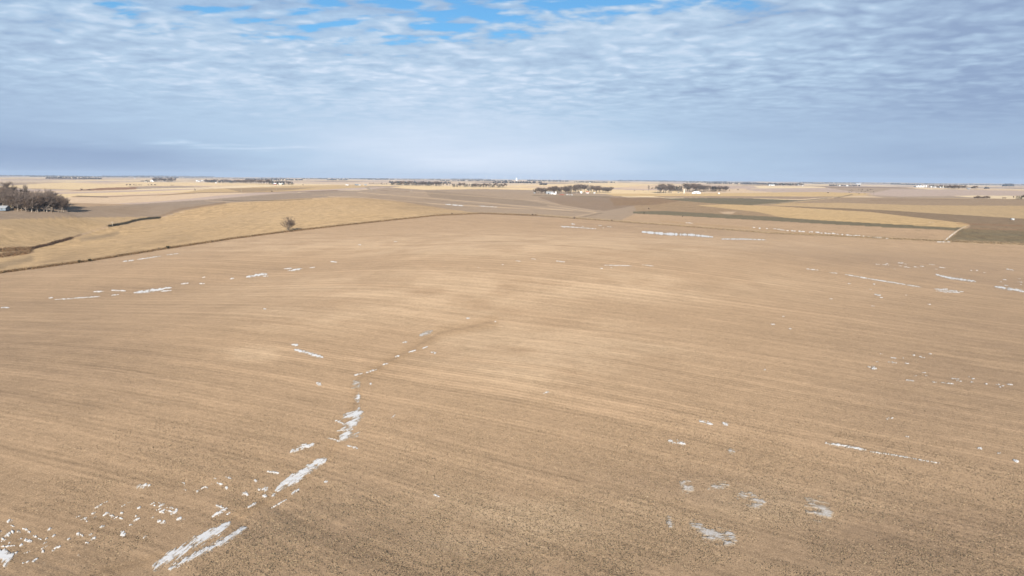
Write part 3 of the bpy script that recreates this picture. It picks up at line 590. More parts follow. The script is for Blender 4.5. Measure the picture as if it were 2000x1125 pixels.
def bare_tree(seed, h, spread, bark, twig, nl=9, trunks=1, dens=1.0, tw=.045, low=.35, up_=.10):
    q = random.Random(seed); T, C_ = MB_(), MB_()
    def twigs(p, d, l_):
        for _ in range(int(7*dens)):
            e_ = Vector((q.gauss(0, .55), q.gauss(0, .55), q.gauss(.1, .4)))+d; e_.normalize(); L_ = l_*q.uniform(.5, 1.1); s_ = e_.orthogonal().normalized()*tw
            if q.random() < .5: s_ = e_.cross(s_)
            b0 = p+d*l_*q.uniform(-.5, .5); C_.tri(tuple(b0-s_), tuple(b0+s_), tuple(b0+e_*L_))
    def branch(p, d, l_, r_, lev):
        d = d.normalized(); segs = 3 if lev < 2 else 2; pts = [p]
        for i in range(segs):
            d = (d+Vector((q.gauss(0, .16), q.gauss(0, .16), .10*(lev > 0))))
            d.normalize(); pts.append(pts[-1]+d*l_/segs)
        for i in range(segs):
            (T if lev < 2 else C_).tube(pts[i], pts[i+1], r_*(1-.6*i/segs), r_*(1-.6*(i+1)/segs), 6 if lev == 0 else 4 if lev == 1 else 3)
            if lev >= 2: twigs((pts[i]+pts[i+1])/2, d, l_*.75)
        if lev >= 3: return
        for i in range({0: nl, 1: 6, 2: 4}[lev]):
            f_ = q.uniform(low if lev == 0 else .25, 1.0); k = min(int(f_*segs), segs-1); bp = pts[k].lerp(pts[k+1], f_*segs-k)
            az_ = 2.4*i+lev+seed+q.uniform(-.4, .4); sp_ = q.uniform(.5, 1.1)*spread
            side = Vector((math.cos(az_), math.sin(az_), 0)); dd = (d*.8+side*sp_+Vector((0, 0, .25)))
            branch(bp, dd, l_*q.uniform(.42, .68)*(1.1-.3*f_ if lev == 0 else 1), r_*.5*(1.1-.5*f_), lev+1)
    for t_ in range(trunks):
        lean = Vector((q.gauss(0, .08+.14*(trunks > 1)), q.gauss(0, .08+.14*(trunks > 1)), 1))
        branch(Vector((q.uniform(-.3, .3)*(trunks > 1), q.uniform(-.3, .3)*(trunks > 1), -.3)), lean, h*.66, h*.022/(trunks**.5), 0)
    zs = sorted(p[2] for p in C_.v); f_ = h/zs[int(len(zs)*.995)]; wx = sorted(math.hypot(p[0], p[1]) for p in C_.v)[int(len(C_.v)*.93)]*f_
    g_ = min(1.25, max(.6, spread*.52*h/wx))*f_; ox = sum(p[0] for p in C_.v)/len(C_.v)*.6; oy = sum(p[1] for p in C_.v)/len(C_.v)*.6
    for M__ in (T, C_): M__.v = [((p[0]-ox*max(p[2], 0)/h)*g_, (p[1]-oy*max(p[2], 0)/h)*g_, p[2]*f_) for p in M__.v]
    return T.mesh('trunk', bark), C_.mesh('crown', twig)
def conifer(seed, h, w_, mat_, round_=False):
    q = random.Random(seed); T, C_ = MB_(), MB_(); T.tube((0, 0, -.3), (0, 0, h*.9), h*.018, h*.004, 6)
    for i in range(900):
        f_ = q.random()**.8; z_ = h*(.07+.91*f_); prof = math.sqrt(max(0, 1-(2*f_-.75)**2*.55))*.9 if round_ else (1-f_)**.8
        r_ = w_*max(prof, .03)*q.uniform(.35, 1.05)*(1+.18*math.sin(f_*40+seed)); t_ = q.uniform(0, 6.283); l_ = .055*h*q.uniform(.6, 1.3)
        p = Vector((r_*math.cos(t_), r_*math.sin(t_), z_)); o_ = Vector((math.cos(t_), math.sin(t_), q.uniform(-.5, .3))).normalized(); s_ = Vector((-math.sin(t_), math.cos(t_), q.uniform(-.4, .4)))*l_*.5
        C_.tri(tuple(p-o_*l_*.5-s_), tuple(p-o_*l_*.5+s_), tuple(p+o_*l_*.8))
    return T.mesh('trunk', BARK[0]), C_.mesh('crown', mat_)
def bush(seed, h, w_, mat_, nb=14):
    q = random.Random(seed); T, C_ = MB_(), MB_()
    for i in range(nb):
        t_ = q.uniform(0, 6.283); d = Vector((math.cos(t_)*q.uniform(.1, 1)*w_/h, math.sin(t_)*q.uniform(.1, 1)*w_/h, 1)).normalized(); l_ = h*q.uniform(.6, 1)
        T.tube((0, 0, -.1), tuple(d*l_*.8), .03, .012, 3)
        for k in range(26):
            p = d*l_*q.uniform(.25, .95); e_ = (d+Vector((q.gauss(0, .8), q.gauss(0, .8), q.gauss(.2, .5)))).normalized(); s_ = e_.orthogonal().normalized()*h*.022
            C_.tri(tuple(p-s_), tuple(p+s_), tuple(p+e_*h*.32))
    return T.mesh('stem', mat_), C_.mesh('crown', mat_)
H0 = 16.0
BT = [bare_tree(s_, H0, sp_, BARK[b], TWIG[t_], nl, tr, 1.0, .05) for s_, sp_, b, t_, nl, tr in
      ((1,.75,0,0,9,1),(2,.9,0,1,9,1),(3,.65,1,0,10,1),(4,1.0,0,0,8,2),(5,.7,1,2,9,1),(6,.85,0,1,10,1))]
BT += [bare_tree(s_, H0, sp_, BARK[b], TWIG[t_], 14, 1, .75, .05, .16) for s_, sp_, b, t_ in ((31,.8,0,0),(32,.9,0,1),(33,.7,1,0))]
CT = [conifer(11, 10, 2.6, CONE[0]), conifer(12, 10, 3.4, CONE[0]), conifer(13, 8, 3.2, CONE[1], True)]
BU = [bush(21, 2.2, 1.6, TWIG[1]), bush(22, 2.0, 1.9, TWIG[0]), bush(23, 2.4, 1.8, simple('shrub_dark', (.065, .055, .035)))]
def put(kind_name, pair, parts, loc, s_, label, cat, group=None, sx=1.0, rot=None):
    e_ = bpy.data.objects.new(kind_name, None); COL.objects.link(e_); e_.location = loc; e_.scale = (s_*sx, s_*sx, s_); e_.rotation_euler = (0, 0, random.uniform(0, 6.28) if rot is None else rot)
    e_['label'] = label; e_['category'] = cat
    if group: e_['group'] = group
    for nm, m_ in zip(parts, pair): o = bpy.data.objects.new(nm, m_); COL.objects.link(o); o.parent = e_
    return e_
def spot(px, py, r_fix=None):
    if r_fix:
        a_, s_ = raydir(px, py); x = math.sin(a_[0])*r_fix; y = math.cos(a_[0])*r_fix; return x, y, float(zat(x, y)), r_fix
    x, y, z, r_ = cast([px], [py]); return float(x[0]), float(y[0]), float(z[0]), float(r_[0])
def depth(x, y): return max(y, 1.0)
def tree(px, py, hpx, kind_, label, group=None, var=None, r_fix=None, sx=1.0):
    x, y, z, r_ = spot(px, py, r_fix); h = hpx/F*math.hypot(y, 0)*1.0
    if kind_ == 'bare':
        v = random.randrange(6) if var is None else var; return put('bare_tree', BT[v], ('trunk', 'crown'), (x, y, z), h/H0, label, 'tree', group, sx)
    if kind_ == 'cone':
        v = random.randrange(3) if var is None else var; return put('evergreen_tree', CT[v], ('trunk', 'crown'), (x, y, z), h/(10, 10, 8)[v], label, 'tree', group, sx)
    v = random.randrange(2) if var is None else var; return put('bush', BU[v], ('stem', 'crown'), (x, y, z), h/2.1, label, 'bush', group, sx)

# lone tree on the fence line
LT = bare_tree(5, 10, 1.0, BARK[0], simple('twig_lone', (.15, .11, .085)), 14, 1, .6, .036, .15)
x, y, z, r_ = spot(565, 452); put('bare_tree', LT, ('trunk', 'crown'), (x, y, z), 1.0*28/F*y/10, 'lone bare spreading tree standing on the fence line below the golden hill', 'tree', sx=1.08, rot=.4)

# woodlot at far left
random.seed(21)
for i in range(84):
    if i < 34: px = -70+200*(i/33)+random.uniform(-3, 3); py = 414.5-max(0, 60-px)*.10+random.uniform(-1, .6); h = 31+random.uniform(-5, 5)
    else: px = random.uniform(-60, 128); py = random.uniform(401, 410)-max(0, 40-px)*.05; h = 30+random.uniform(-5, 6)
    h -= max(0, px-95)*.16; h += max(0, 60-px)*.05
    tree(px, py, h, 'bare', 'bare tree in the front row of the left woodlot, trunk in the sun' if i < 34 else 'bare grey tree inside the left woodlot behind its front row', 'trees of the left woodlot', var=random.choice((6, 7, 8, 6, 7, 2)), sx=random.uniform(.95, 1.3))
tree(14, 402, 46, 'bare', 'tallest bare tree rising above the woodlot near the picture edge', var=2, sx=1.0)
tree(48, 402, 41, 'bare', 'thin pale tall tree poking above the middle of the woodlot', var=4, sx=.8)
tree(70, 414, 20, 'bare', 'small leaning pale tree at the front of the woodlot', var=4, sx=.9)

# ------------------------------------------------------------------ farm buildings
WH, GRW, CRM, RED, BLU, TANW = simple('white_metal', (.78, .78, .76), .5), simple('grey_metal', (.38, .39, .39), .6), simple('cream_wall', (.66, .58, .44), .7), simple('barn_red', (.38, .09, .06), .7), simple('blue_metal', (.17, .21, .25), .6), simple('tan_wall', (.55, .47, .36), .7)
DKG = simple('dark_opening', (.04, .045, .05), .4); ROOFD = simple('dark_roof', (.16, .15, .15), .8); TRIM = simple('trim_white', (.7, .7, .68), .6)
def shed(px, py, wpx, hpx, wall, roof, label, cat='shed', yaw=0, deep=.6, r_fix=None, name='farm_shed', win=True):
    x, y, z, r_ = spot(px, py, r_fix); k = y/F; w_, h = wpx*k, hpx*k; L_ = w_*deep; e_h = h*.6
    e_ = bpy.data.objects.new(name, None); COL.objects.link(e_); e_.location = (x, y, z-.2); e_.rotation_euler = (0, 0, yaw); e_['label'] = label; e_['category'] = cat
    b = MB_(); b.prism([(-L_/2, 0), (L_/2, 0), (L_/2, e_h), (0, h*.96), (-L_/2, e_h)], -w_/2, w_/2); me_ = b.mesh('wall', wall)
    o = link('wall', me_, e_, rot=math.pi/2)
    b = MB_(); ov = .4
    for s_ in (-1, 1):
        p = [(0, h*.96+.02), (s_*(L_/2+ov), e_h-ov*.5+.02), (s_*(L_/2+ov), e_h-ov*.5+.2), (0, h*.96+.22)]
        b.prism(p if s_ < 0 else p[::-1], -w_/2-ov, w_/2+ov)
    link('roof', b.mesh('roof', roof), e_, rot=math.pi/2)
    b = MB_(); dw = min(w_*.22, 4); b.box(-dw/2-w_*.2, dw/2-w_*.2, -L_/2-.06, -L_/2-.005, 0, e_h*.8); link('door', b.mesh('door', DKG), e_)
    if win:
        for i in range(3):
            b = MB_(); cx = w_*(.02+.16*i); b.box(cx-w_*.035, cx+w_*.035, -L_/2-.05, -L_/2-.005, e_h*.45, e_h*.75); link('window', b.mesh('window', DKG), e_)
    return e_
def silo(px, py, wpx, hpx, mat_, label, name='silo', dome=True, r_fix=None):
    x, y, z, r_ = spot(px, py, r_fix); k = y/F; ra_, h = wpx*k/2, hpx*k
    e_ = bpy.data.objects.new(name, None); COL.objects.link(e_); e_.location = (x, y, z-.2); e_['label'] = label; e_['category'] = 'silo' if name == 'silo' else 'grain bin' if name == 'grain_bin' else 'tower'
    hb = h-(ra_*.9 if dome else ra_*.55); b = MB_(); b.lathe([(ra_, 0), (ra_, hb)]); 
    for i in range(1, 7): zz = hb*i/7; b.lathe([(ra_+.01, zz-.08), (ra_+.07, zz-.05), (ra_+.07, zz+.05), (ra_+.01, zz+.08)])
    link('wall', b.mesh('wall', mat_), e_)
    b = MB_(); pr = [(ra_*1.04*math.cos(t_), hb+ra_*.9*math.sin(t_)) for t_ in [i*math.pi/2/6 for i in range(6)]]+[(.05, hb+ra_*.9)] if dome else [(ra_*1.05, hb-.1), (ra_*.15, h), (ra_*.15, h+.4), (.02, h+.5)]
    b.lathe(pr); link('roof', b.mesh('roof', GRW if name == 'grain_bin' else mat_), e_)
    b = MB_(); b.box(-.5, .5, -ra_-.12, -ra_+.1, .1, 2.2); link('door', b.mesh('door', DKG), e_)
    return e_
def quonset(px, py, wpx, hpx, label, r_fix=None):
    x, y, z, r_ = spot(px, py, r_fix); k = y/F; w_, h = wpx*k, hpx*k
    e_ = bpy.data.objects.new('hoop_barn', None); COL.objects.link(e_); e_.location = (x, y, z-.2); e_['label'] = label; e_['category'] = 'barn'; e_.rotation_euler = (0, 0, -.35)
    arc = [(w_/2*.88*math.cos(t_), h*math.sin(t_)**.8) for t_ in [math.pi*i/16 for i in range(17)]]
    b = MB_(); b.prism(arc, -.1, w_*.9); link('cover', b.mesh('cover', WH), e_)
    b = MB_(); b.prism([(p[0]*.97, p[1]*.97) for p in arc], -.25, -.12); link('end_wall', b.mesh('end_wall', TRIM), e_)
    b = MB_(); b.box(-2, 2, -.35, -.26, 0, h*.6); link('door', b.mesh('door', GRW), e_)
    return e_
def belt(x0, x1, y0, y1, h0, h1, n_, mix, label, group, rows_=2, back=60, r_fix=None, sx=(1.1, 1.7)):
    for i in range(n_):
        f_ = (i+random.uniform(-.3, .3))/max(n_-1, 1); f_ = min(max(f_, 0), 1); px = x0+(x1-x0)*f_; py = y0+(y1-y0)*f_; h = (h0+(h1-h0)*f_)*1.22
        x, y, z, r_ = spot(px, py, r_fix); rr_ = r_*(1+.012*(i % rows_))+random.uniform(0, back*.3)
        kd = 'cone' if random.random() < mix else 'bare'
        where = ('at its left end' if f_ < .2 else 'left of its middle' if f_ < .42 else 'near its middle' if f_ < .58 else 'right of its middle' if f_ < .8 else 'at its right end') if n_ > 9 else ''
        tree(px, py, h*random.uniform(.78, 1.12)*(.85 if kd == 'cone' else 1), kd, (label[0 if kd == 'bare' else 1]+(', '+where if where else '')), group, r_fix=rr_, sx=random.uniform(*sx))
random.seed(4)
# farm B
belt(301, 342, 355.6, 355.8, 6.5, 6.5, 22, .05, ('bare tree in the grey grove far left', 'evergreen in the grey grove far left'), 'grove of the far left farm')
belt(275, 291, 355.4, 355.6, 3, 4.5, 7, 1, ('', 'dark evergreen beside the small white house far left'), 'evergreens of the far left farm')
shed(298, 355, 5.5, 3.4, WH, WH, 'small white farmhouse between dark evergreens and a grey grove far left', 'house', name='farmhouse'); shed(285.5, 356, 5, 1.6, TANW, TANW, 'low pale shed in front of the dark evergreens far left')
# farm C
belt(400, 530, 356.5, 360.8, 5, 7.5, 52, .12, ('bare tree in the shelterbelt by the red barn', 'evergreen in the shelterbelt by the red barn'), 'long shelterbelt by the red barn')
belt(532, 572, 360.8, 361.3, 8, 6, 16, .55, ('bare tree behind the cream farmhouse', 'evergreen behind the cream farmhouse'), 'trees behind the red barn farm')
x, y, z, rC = spot(537, 360.6); rC *= .992
shed(537.5, 361, 4.5, 3.2, RED, WH, 'small red barn with pale roof at the end of the long shelterbelt', 'barn', r_fix=rC, name='barn'); shed(547, 361.2, 8, 3.0, CRM, WH, 'cream farmhouse with white roof right of the red barn', 'house', r_fix=rC, name='farmhouse')
shed(553, 360.6, 3, 3.4, WH, WH, 'narrow white shed right beside the cream farmhouse', r_fix=rC*1.004); silo(533.5, 360.6, 2, 9, WH, 'white domed silo rising behind the red barn', r_fix=rC*1.02)
for i, px in enumerate((394, 396.5, 399)): silo(px, 354.2, 1.5, 2.6, WH, ('leftmost', 'middle', 'rightmost')[i]+' of three tiny white bins above the left end of the long shelterbelt', 'grain_bin', False)
shed(388, 354.5, 8, 1.5, WH, WH, 'long low white building left of the three tiny bins'); shed(422, 358.2, 1.8, 2.0, WH, WH, 'tiny white shed against the long shelterbelt')
# farm D
belt(722, 755, 360, 361, 3, 2.6, 14, .5, ('bare tree in the low dark row', 'evergreen in the low dark row'), 'low dark row left of centre')
belt(765, 860, 362, 364, 7, 7, 36, .35, ('bare tree in the left part of the central belt', 'evergreen in the left half of the central tree belt'), 'left half of the central belt')
belt(862, 884, 364.5, 365, 6, 6, 5, 0, ('thin bare tree in the gap of the central belt', ''), 'thin trees in the gap of the central belt', sx=(.8, 1))
belt(886, 988, 365.5, 366.8, 6.5, 6.5, 36, .5, ('bare tree in the right half of the central tree belt', 'evergreen in the right half of the central tree belt'), 'right half of the central belt')
x, y, z, rD = spot(690, 362)
shed(678, 361.6, 5, 1.7, WH, WH, 'white shed alone on the left of the small blue-grey farm', r_fix=rD); shed(702, 363, 4.5, 1.6, WH, GRW, 'low white shed beside the blue bins', r_fix=rD)
for i, px in enumerate((694, 696.5, 699)): silo(px, 362.8, 2.2, 3.0, BLU, ('leftmost', 'middle', 'rightmost')[i]+' of three blue-grey bins on the small farm left of centre', 'grain_bin', False, r_fix=rD)
shed(714, 364, 4.5, 2.0, BLU, GRW, 'dark blue shed at the end of the small farm by the lane', r_fix=rD)
# farm E
belt(1042, 1126, 378, 378.5, 8, 13, 30, .08, ('bare tree behind the white barn', 'evergreen behind the white barn'), 'trees behind the white barn', back=90)
belt(1128, 1192, 376.5, 377, 12, 10, 24, .06, ('bare tree in the right hand grove of the white farm', 'evergreen in the right hand grove of the white farm'), 'right grove of the white farm', back=90)
x, y, z, rE = spot(1080, 379); rE *= .985
shed(1073, 379, 13, 5.0, GRW, GRW, 'big grey roofed barn at the left of the white farm', 'barn', r_fix=rE, name='barn', yaw=.15); shed(1081, 379, 9, 2.8, WH, WH, 'low white shed joined to the right of the grey roofed barn', r_fix=rE*.995)
silo(1085.5, 379, 2.6, 5.8, WH, 'white silo at the right end of the low white shed', r_fix=rE)
for i, (px, py) in enumerate(((1107.5, 379), (1112, 379), (1117, 379.8))): silo(px, py, 2.6, 2.4, WH, ('leftmost', 'middle', 'rightmost')[i]+' of three small white bins right of the white silo', 'grain_bin', False, r_fix=rE)
shed(1097, 380, 8, 1.2, RED, RED, 'long low red shed left of the three white bins', r_fix=rE*.985); shed(1043.5, 378.8, 3.5, 1.6, GRW, GRW, 'tiny grey shed at the left end of the white farm', r_fix=rE)
x, y, z, rE2 = spot(1140, 377.5); rE2 *= .985
shed(1135, 375.5, 3.5, 3.6, WH, WH, 'small upright white farmhouse at the left of the right grove', 'house', r_fix=rE2, name='farmhouse'); shed(1147, 377.3, 5.5, 3.6, WH, RED, 'white house with red roof in the right grove', 'house', r_fix=rE2, name='farmhouse')
shed(1161, 375.2, 3, 2.0, WH, WH, 'little white shed near the middle of the right grove', r_fix=rE2)
# farm F
belt(1283, 1312, 377.5, 377.5, 13, 14, 13, 0, ('bare tree in the grove left of the cream silo', ''), 'pale grove left of the cream silo', back=120)
belt(1272, 1282, 369.8, 369.8, 3, 4, 4, 1, ('', 'small evergreen at the far left tip of the silo farm'), 'evergreens at the tip of the silo farm')
belt(1314, 1330, 373, 373.5, 9, 9, 7, .9, ('bare tree between the pale grove and the cream silo', 'evergreen between the pale grove and the cream silo'), 'evergreens left of the silo')
belt(1340, 1420, 375.5, 374.5, 13, 8, 34, .12, ('bare tree in the grove behind the white hoop barn', 'evergreen in the long grove behind the white hoop barn'), 'long grove behind the hoop barn', back=120)
x, y, z, rF = spot(1350, 377.8); rF *= .985
quonset(1359.5, 377.8, 18, 5.0, 'white hoop barn in front of the long grove', r_fix=rF); silo(1336, 374.5, 3.6, 8.5, CRM, 'cream coloured silo between evergreens and the long grove', r_fix=rF)
shed(1325.5, 371.5, 3, 2.6, CRM, ROOFD, 'cream house left of the cream silo', 'house', r_fix=rF*1.06, name='farmhouse'); shed(1404, 375, 3, 2.2, WH, WH, 'small white shed at the right of the long grove', r_fix=rF)
tree(1424.5, 373.5, 4, 'cone', 'dark evergreen just right of the long grove'); tree(1441, 371.2, 2.6, 'bush', 'dark bush farther right of the long grove', var=1, sx=1.6)
tree(1266, 377, 15, 'bare', 'solitary bare tree left of the silo farm', var=4, sx=.7); tree(1239, 373.6, 2.6, 'cone', 'low dark evergreen on the field left of the solitary tree', var=2, sx=1.3); tree(1256, 373.2, 1.6, 'bush', 'tiny bush just left of the solitary tree')
# farm G and others at right
belt(1515, 1567, 363, 363.2, 4, 4, 16, .4, ('bare tree in the small far grove at right', 'evergreen in the small far grove at right'), 'small far grove at right')
shed(1506, 362.4, 11, 2.4, WH, GRW, 'wide white shed left of the small far grove'); silo(1567.5, 364.2, 1.4, 2.6, WH, 'tiny white silo at the right end of the small far grove')
shed(1675.5, 360.0, 9, 1.6, WH, WH, 'long white shed alone on the far right skyline'); tree(1617, 377.2, 2.2, 'bush', 'dark round bush alone on the gold field at right', var=1, sx=2.0)
belt(1587, 1608, 360.0, 360.2, 2.3, 2.3, 9, 1, ('', 'evergreen in the short dark row on the far right skyline'), 'short dark skyline row')
# farm H
shed(1794.5, 365.6, 15, 2.6, WH, WH, 'long white shed of the bin farm at right')
x, y, z, rH = spot(1794, 365.6)
for i, px in enumerate((1793, 1798, 1804, 1808.5)): silo(px, 364.8, 2.2, 4.2, WH, ('first', 'second', 'third', 'fourth')[i]+' white bin from the left behind the long white shed', 'grain_bin', False, r_fix=rH*1.02)
belt(1815, 1852, 365.5, 367.5, 4.5, 5, 14, .95, ('bare tree in the evergreen row', 'dark evergreen right of the white bins'), 'evergreens of the bin farm')
belt(1853, 1884, 370, 370.3, 7, 7, 12, .05, ('bare brown tree right of the bins', 'evergreen amid the brown trees'), 'brown trees of the bin farm')
belt(1898, 1907, 370, 370.3, 5, 7, 4, 0, ('bare tree at the right end of the bin farm', ''), 'trees at the right end of the bin farm')
shed(1838.5, 368, 8, 2.6, WH, CRM, 'white shed in front of the dark evergreens of the bin farm', r_fix=rH*.97); shed(1825, 366.6, 5, 1.6, WH, WH, 'low white shed left of the larger white shed', r_fix=rH*.98); shed(1818.5, 366, 2.5, 2.2, WH, WH, 'tiny white shed at the left end of the evergreen row', r_fix=rH*.985)
shed(1891, 369.8, 5, 2.2, BLU, GRW, 'blue-grey shed near the right end of the bin farm')
for i in range(11): tree(1903+i*2.9, 387.6, random.uniform(3.4, 5), 'bush', 'reddish brown shrub in the row in front of the far right field', 'brown shrub row at right', var=0, sx=1.2)
for i in range(3): tree(1958+i*2.8, 388.2, 2.6, 'bush', 'small brown shrub in the short clump right of the shrub row', 'short shrub clump at right', var=0)
tree(1979, 388.4, 5.5, 'bare', 'small bare tree just left of the dark grove at the right edge', var=0); belt(1986, 2022, 390, 391, 8, 8, 9, .6, ('bare tree in the dark grove at the right edge', 'evergreen in the dark grove at the right edge'), 'dark grove at the right edge')
# left middle distance
tree(160, 371.4, 3, 'bush', 'bush left of its pair on the edge of the pale gold field', sx=1.6); tree(175, 371.6, 2.6, 'bush', 'wide bush right of its pair on the edge of the pale gold field', sx=2.4)
tree(334.5, 362.5, 2.2, 'bush', 'left of two dark bushes below the far left grove', var=1); tree(338, 362.7, 2.2, 'bush', 'right of two dark bushes below the far left grove', var=1)
tree(382, 376.6, 8.5, 'bare', 'slim bare tree on the ditch line left of the gold ridge', var=4, sx=.7); tree(531.5, 374.6, 2.2, 'bush', 'dark bush on the ditch line below the red barn', var=1, sx=1.8); tree(591.5, 361.4, 1.5, 'bush', 'dark low bush right of the red barn farm', var=1, sx=2.4)
for i, px in enumerate((262, 266, 272, 276, 290, 296, 303, 248, 254)): tree(px, 362.3, random.uniform(1.6, 3.2), 'bush', 'low shrub on the pale gold field right of the pale gold hill', 'low shrubs in the far left valley', var=0, sx=1.4)
x, y, z, r_ = spot(20, 404)
shed(-8, 410.5, 42, 9, BLU, GRW, 'grey-blue metal shed at the left edge in front of the woodlot', yaw=.25, deep=.5)
# bushes on fence lines
for px, py, h, v, lab in [(155,513.5,5.5,2,'round dark green shrub on the left fence line, left of its pair'),(175.5,511,5.5,2,'dark shrub with pointed top on the left fence line, right of its pair'),(328,486,5.5,2,'small dark shrub halfway between the shrub pair and the lone tree'),
    (883,418.2,3.0,1,'grey brown bush where the golden hill meets the big field'),(987,417.6,2.2,1,'low bush on the fence line above the middle of the big field'),(1040,420.5,3.6,1,'left bush of the pair on the central fence line'),(1046,421,2.8,0,'right smaller bush of the pair on the central fence line'),
    (1122,427.5,4.2,0,'brown bush where the side ditch meets the fence line'),(1195,431.5,2.4,0,'tiny bush on the fence line right of the side ditch'),(1267,408.5,3.2,1,'dark bush on the brown slope at right of centre'),(1258,417.2,2.0,2,'dark shrub at the left tip of the green strip'),(1333,423.5,2.0,2,'small dark shrub inside the green strip'),
    (696,438,3,0,'tiny brown bush right of the lone tree on the fence line'),(433,470.5,3,0,'tiny brown bush left of the lone tree on the fence line'),(415,473,2.4,0,'tiniest brown bush on the fence line left of the lone tree')]:
    tree(px, py, h, 'bush', lab, var=v, sx=1.25)

# ------------------------------------------------------------------ poles, vehicle, tank, cattle, tower, turbines
WOOD = simple('pole_wood', (.42, .36, .29)); YEL = simple('yellow_paint', (.75, .58, .12), .4)
def pole(px, py, hpx, label, r_fix=None):
    x, y, z, r_ = spot(px, py, r_fix); h = hpx*y/F
    e_ = bpy.data.objects.new('utility_pole', None); COL.objects.link(e_); e_.location = (x, y, z-.3); e_['label'] = label; e_['category'] = 'pole'; e_['group'] = 'utility poles'
    b = MB_(); b.tube((0, 0, 0), (0, 0, h), .19, .12, 8, True); link('post', b.mesh('post', WOOD), e_)
    b = MB_(); b.box(-1.2, 1.2, -.16, -.04, h-.9, h-.75); link('crossarm', b.mesh('crossarm', WOOD), e_)
    for q in (-1.05, 0, 1.05): b = MB_(); b.tube((q, -.1, h-.75), (q, -.1, h-.5), .06, .03, 6, True); link('insulator', b.mesh('insulator', TRIM), e_)
for px, py, h, lab in [(220,442,10,'pale utility pole at the left end of the dark creek brush'),(471.5,376,8,'left of two pale poles in front of the gold ridge'),(540,374.5,7,'right of two pale poles in front of the gold ridge'),(803,375,6,'utility pole on the field right of the lane')]: pole(px, py, h, lab)
# round yellow tank and a parked car beside the shed
x, y, z, r_ = spot(23, 406.5)
e_ = bpy.data.objects.new('fuel_tank', None); COL.objects.link(e_); e_.location = (x, y, z); e_['label'] = 'small yellow fuel tank beside the left shed'; e_['category'] = 'tank'
b = MB_(); b.lathe([(.02, .5), (.7, .55), (.8, .8), (.8, 1.9), (.7, 2.2), (.02, 2.3)], 16); link('tank', b.mesh('tank', YEL), e_)
for sx_, sy_ in ((-1, -1), (1, -1), (1, 1), (-1, 1)): b = MB_(); b.tube((sx_*.45, sy_*.45, 0), (sx_*.45, sy_*.45, .7), .06, .06, 6); link('leg', b.mesh('leg', GRW), e_)
x, y, z, r_ = spot(29, 405.5)
e_ = bpy.data.objects.new('parked_car', None); COL.objects.link(e_); e_.location = (x, y, z); e_.rotation_euler = (0, 0, 1.4); e_['label'] = 'dark parked car under the trees right of the yellow tank'; e_['category'] = 'car'
CARM = simple('car_paint', (.05, .055, .07), .3)
b = MB_(); b.prism([(-2.2,.35),(2.2,.35),(2.25,.8),(1.3,.95),(.8,1.45),(-1.1,1.5),(-1.7,1.0),(-2.2,.9)], -.85, .85); link('body', b.mesh('body', CARM), e_)
b = MB_(); b.prism([(1.2,.98),(.78,1.38),(-1.05,1.42),(-1.55,1.02)], -.87, .87); link('window', b.mesh('window', DKG), e_)
for q in (-1.4, 1.4):
    for s_ in (-1, 1): b = MB_(); b.tube((q, s_*.66, .33), (q, s_*.9, .33), .33, .33, 12, True); link('wheel', b.mesh('wheel', DKG), e_)
# stock tank with pale panel on the right
shed(1977, 429.5, 4.6, 3.2, TRIM, GRW, 'tiny white pump shed on the ditch edge at far right', name='pump_shed', deep=.8, win=False)
# cattle
def cow_mesh():
    b = MB_(); 
    for a_, c_, r1, r2 in (((-1.0,0,1.05),(-.4,0,1.0),.30,.42),((-.4,0,1.0),(.5,0,1.0),.42,.40),((.5,0,1.0),(.95,0,1.15),.40,.26),((.95,0,1.15),(1.3,0,1.35),.24,.16),((1.25,0,1.38),(1.65,0,1.15),.17,.09),((-1.02,0,1.2),(-1.15,0,.6),.04,.02)): b.tube(a_, c_, r1, r2, 8, True)
    for sx_, sy_ in ((-.85,-.2),(-.85,.2),(.65,-.2),(.65,.2)): b.tube((sx_, sy_, 1.0), (sx_+.04, sy_, .5), .13, .07, 6); b.tube((sx_+.04, sy_, .5), (sx_, sy_, 0), .07, .06, 6)
    return b.mesh('cow', simple('black_hide', (.03, .025, .022), .7))
CM = cow_mesh(); random.seed(9)
for i in range(34):
    px = 1655+random.random()**1.2*52; py = 370.5+random.random()*9.5-(px-1655)*.01
    x, y, z, r_ = spot(px, py); link('cow', CM, loc=(x, y, z), rot=random.uniform(0, 6.28), label='black cow grazing in the herd on the gold field at right', cat='cow', group='cattle herd on the gold field')
# grain elevator and wind turbines on the skyline
TW = simple('elevator_concrete', (.80, .80, .78), .8)
x, y, z, r_ = spot(1012, 0, 9000.0); k = y/F
e_ = bpy.data.objects.new('grain_elevator', None); COL.objects.link(e_); e_.location = (x, y, z-1); e_['label'] = 'tall slim white grain elevator on the middle of the skyline'; e_['category'] = 'tower'
b = MB_()
for q in (-4.5, 4.5): b.lathe([(4.6, 0), (4.6, 38)], 16); [b.v.__setitem__(i_, (b.v[i_][0]+q, b.v[i_][1], b.v[i_][2])) for i_ in range(len(b.v)-32, len(b.v))]
link('silo_wall', b.mesh('silo_wall', TW), e_); b = MB_(); b.box(-5, 5, -4, 4, 38, 49); link('head_house', b.mesh('head_house', TW), e_)
TUR = simple('turbine_white', (.82, .83, .84), .5)
tb = MB_(); tb.tube((0, 0, -5), (0, 0, 85), 2.4, 1.5, 12); TM = tb.mesh('tower', TUR)
nb = MB_(); nb.box(-2, 2, -4, 7, 84, 88.5); NM = nb.mesh('nacelle', TUR)
hb = MB_(); hb.tube((0, -4, 86.3), (0, -6.5, 86.3), 2.0, .8, 10, True); HM = hb.mesh('hub', TUR)
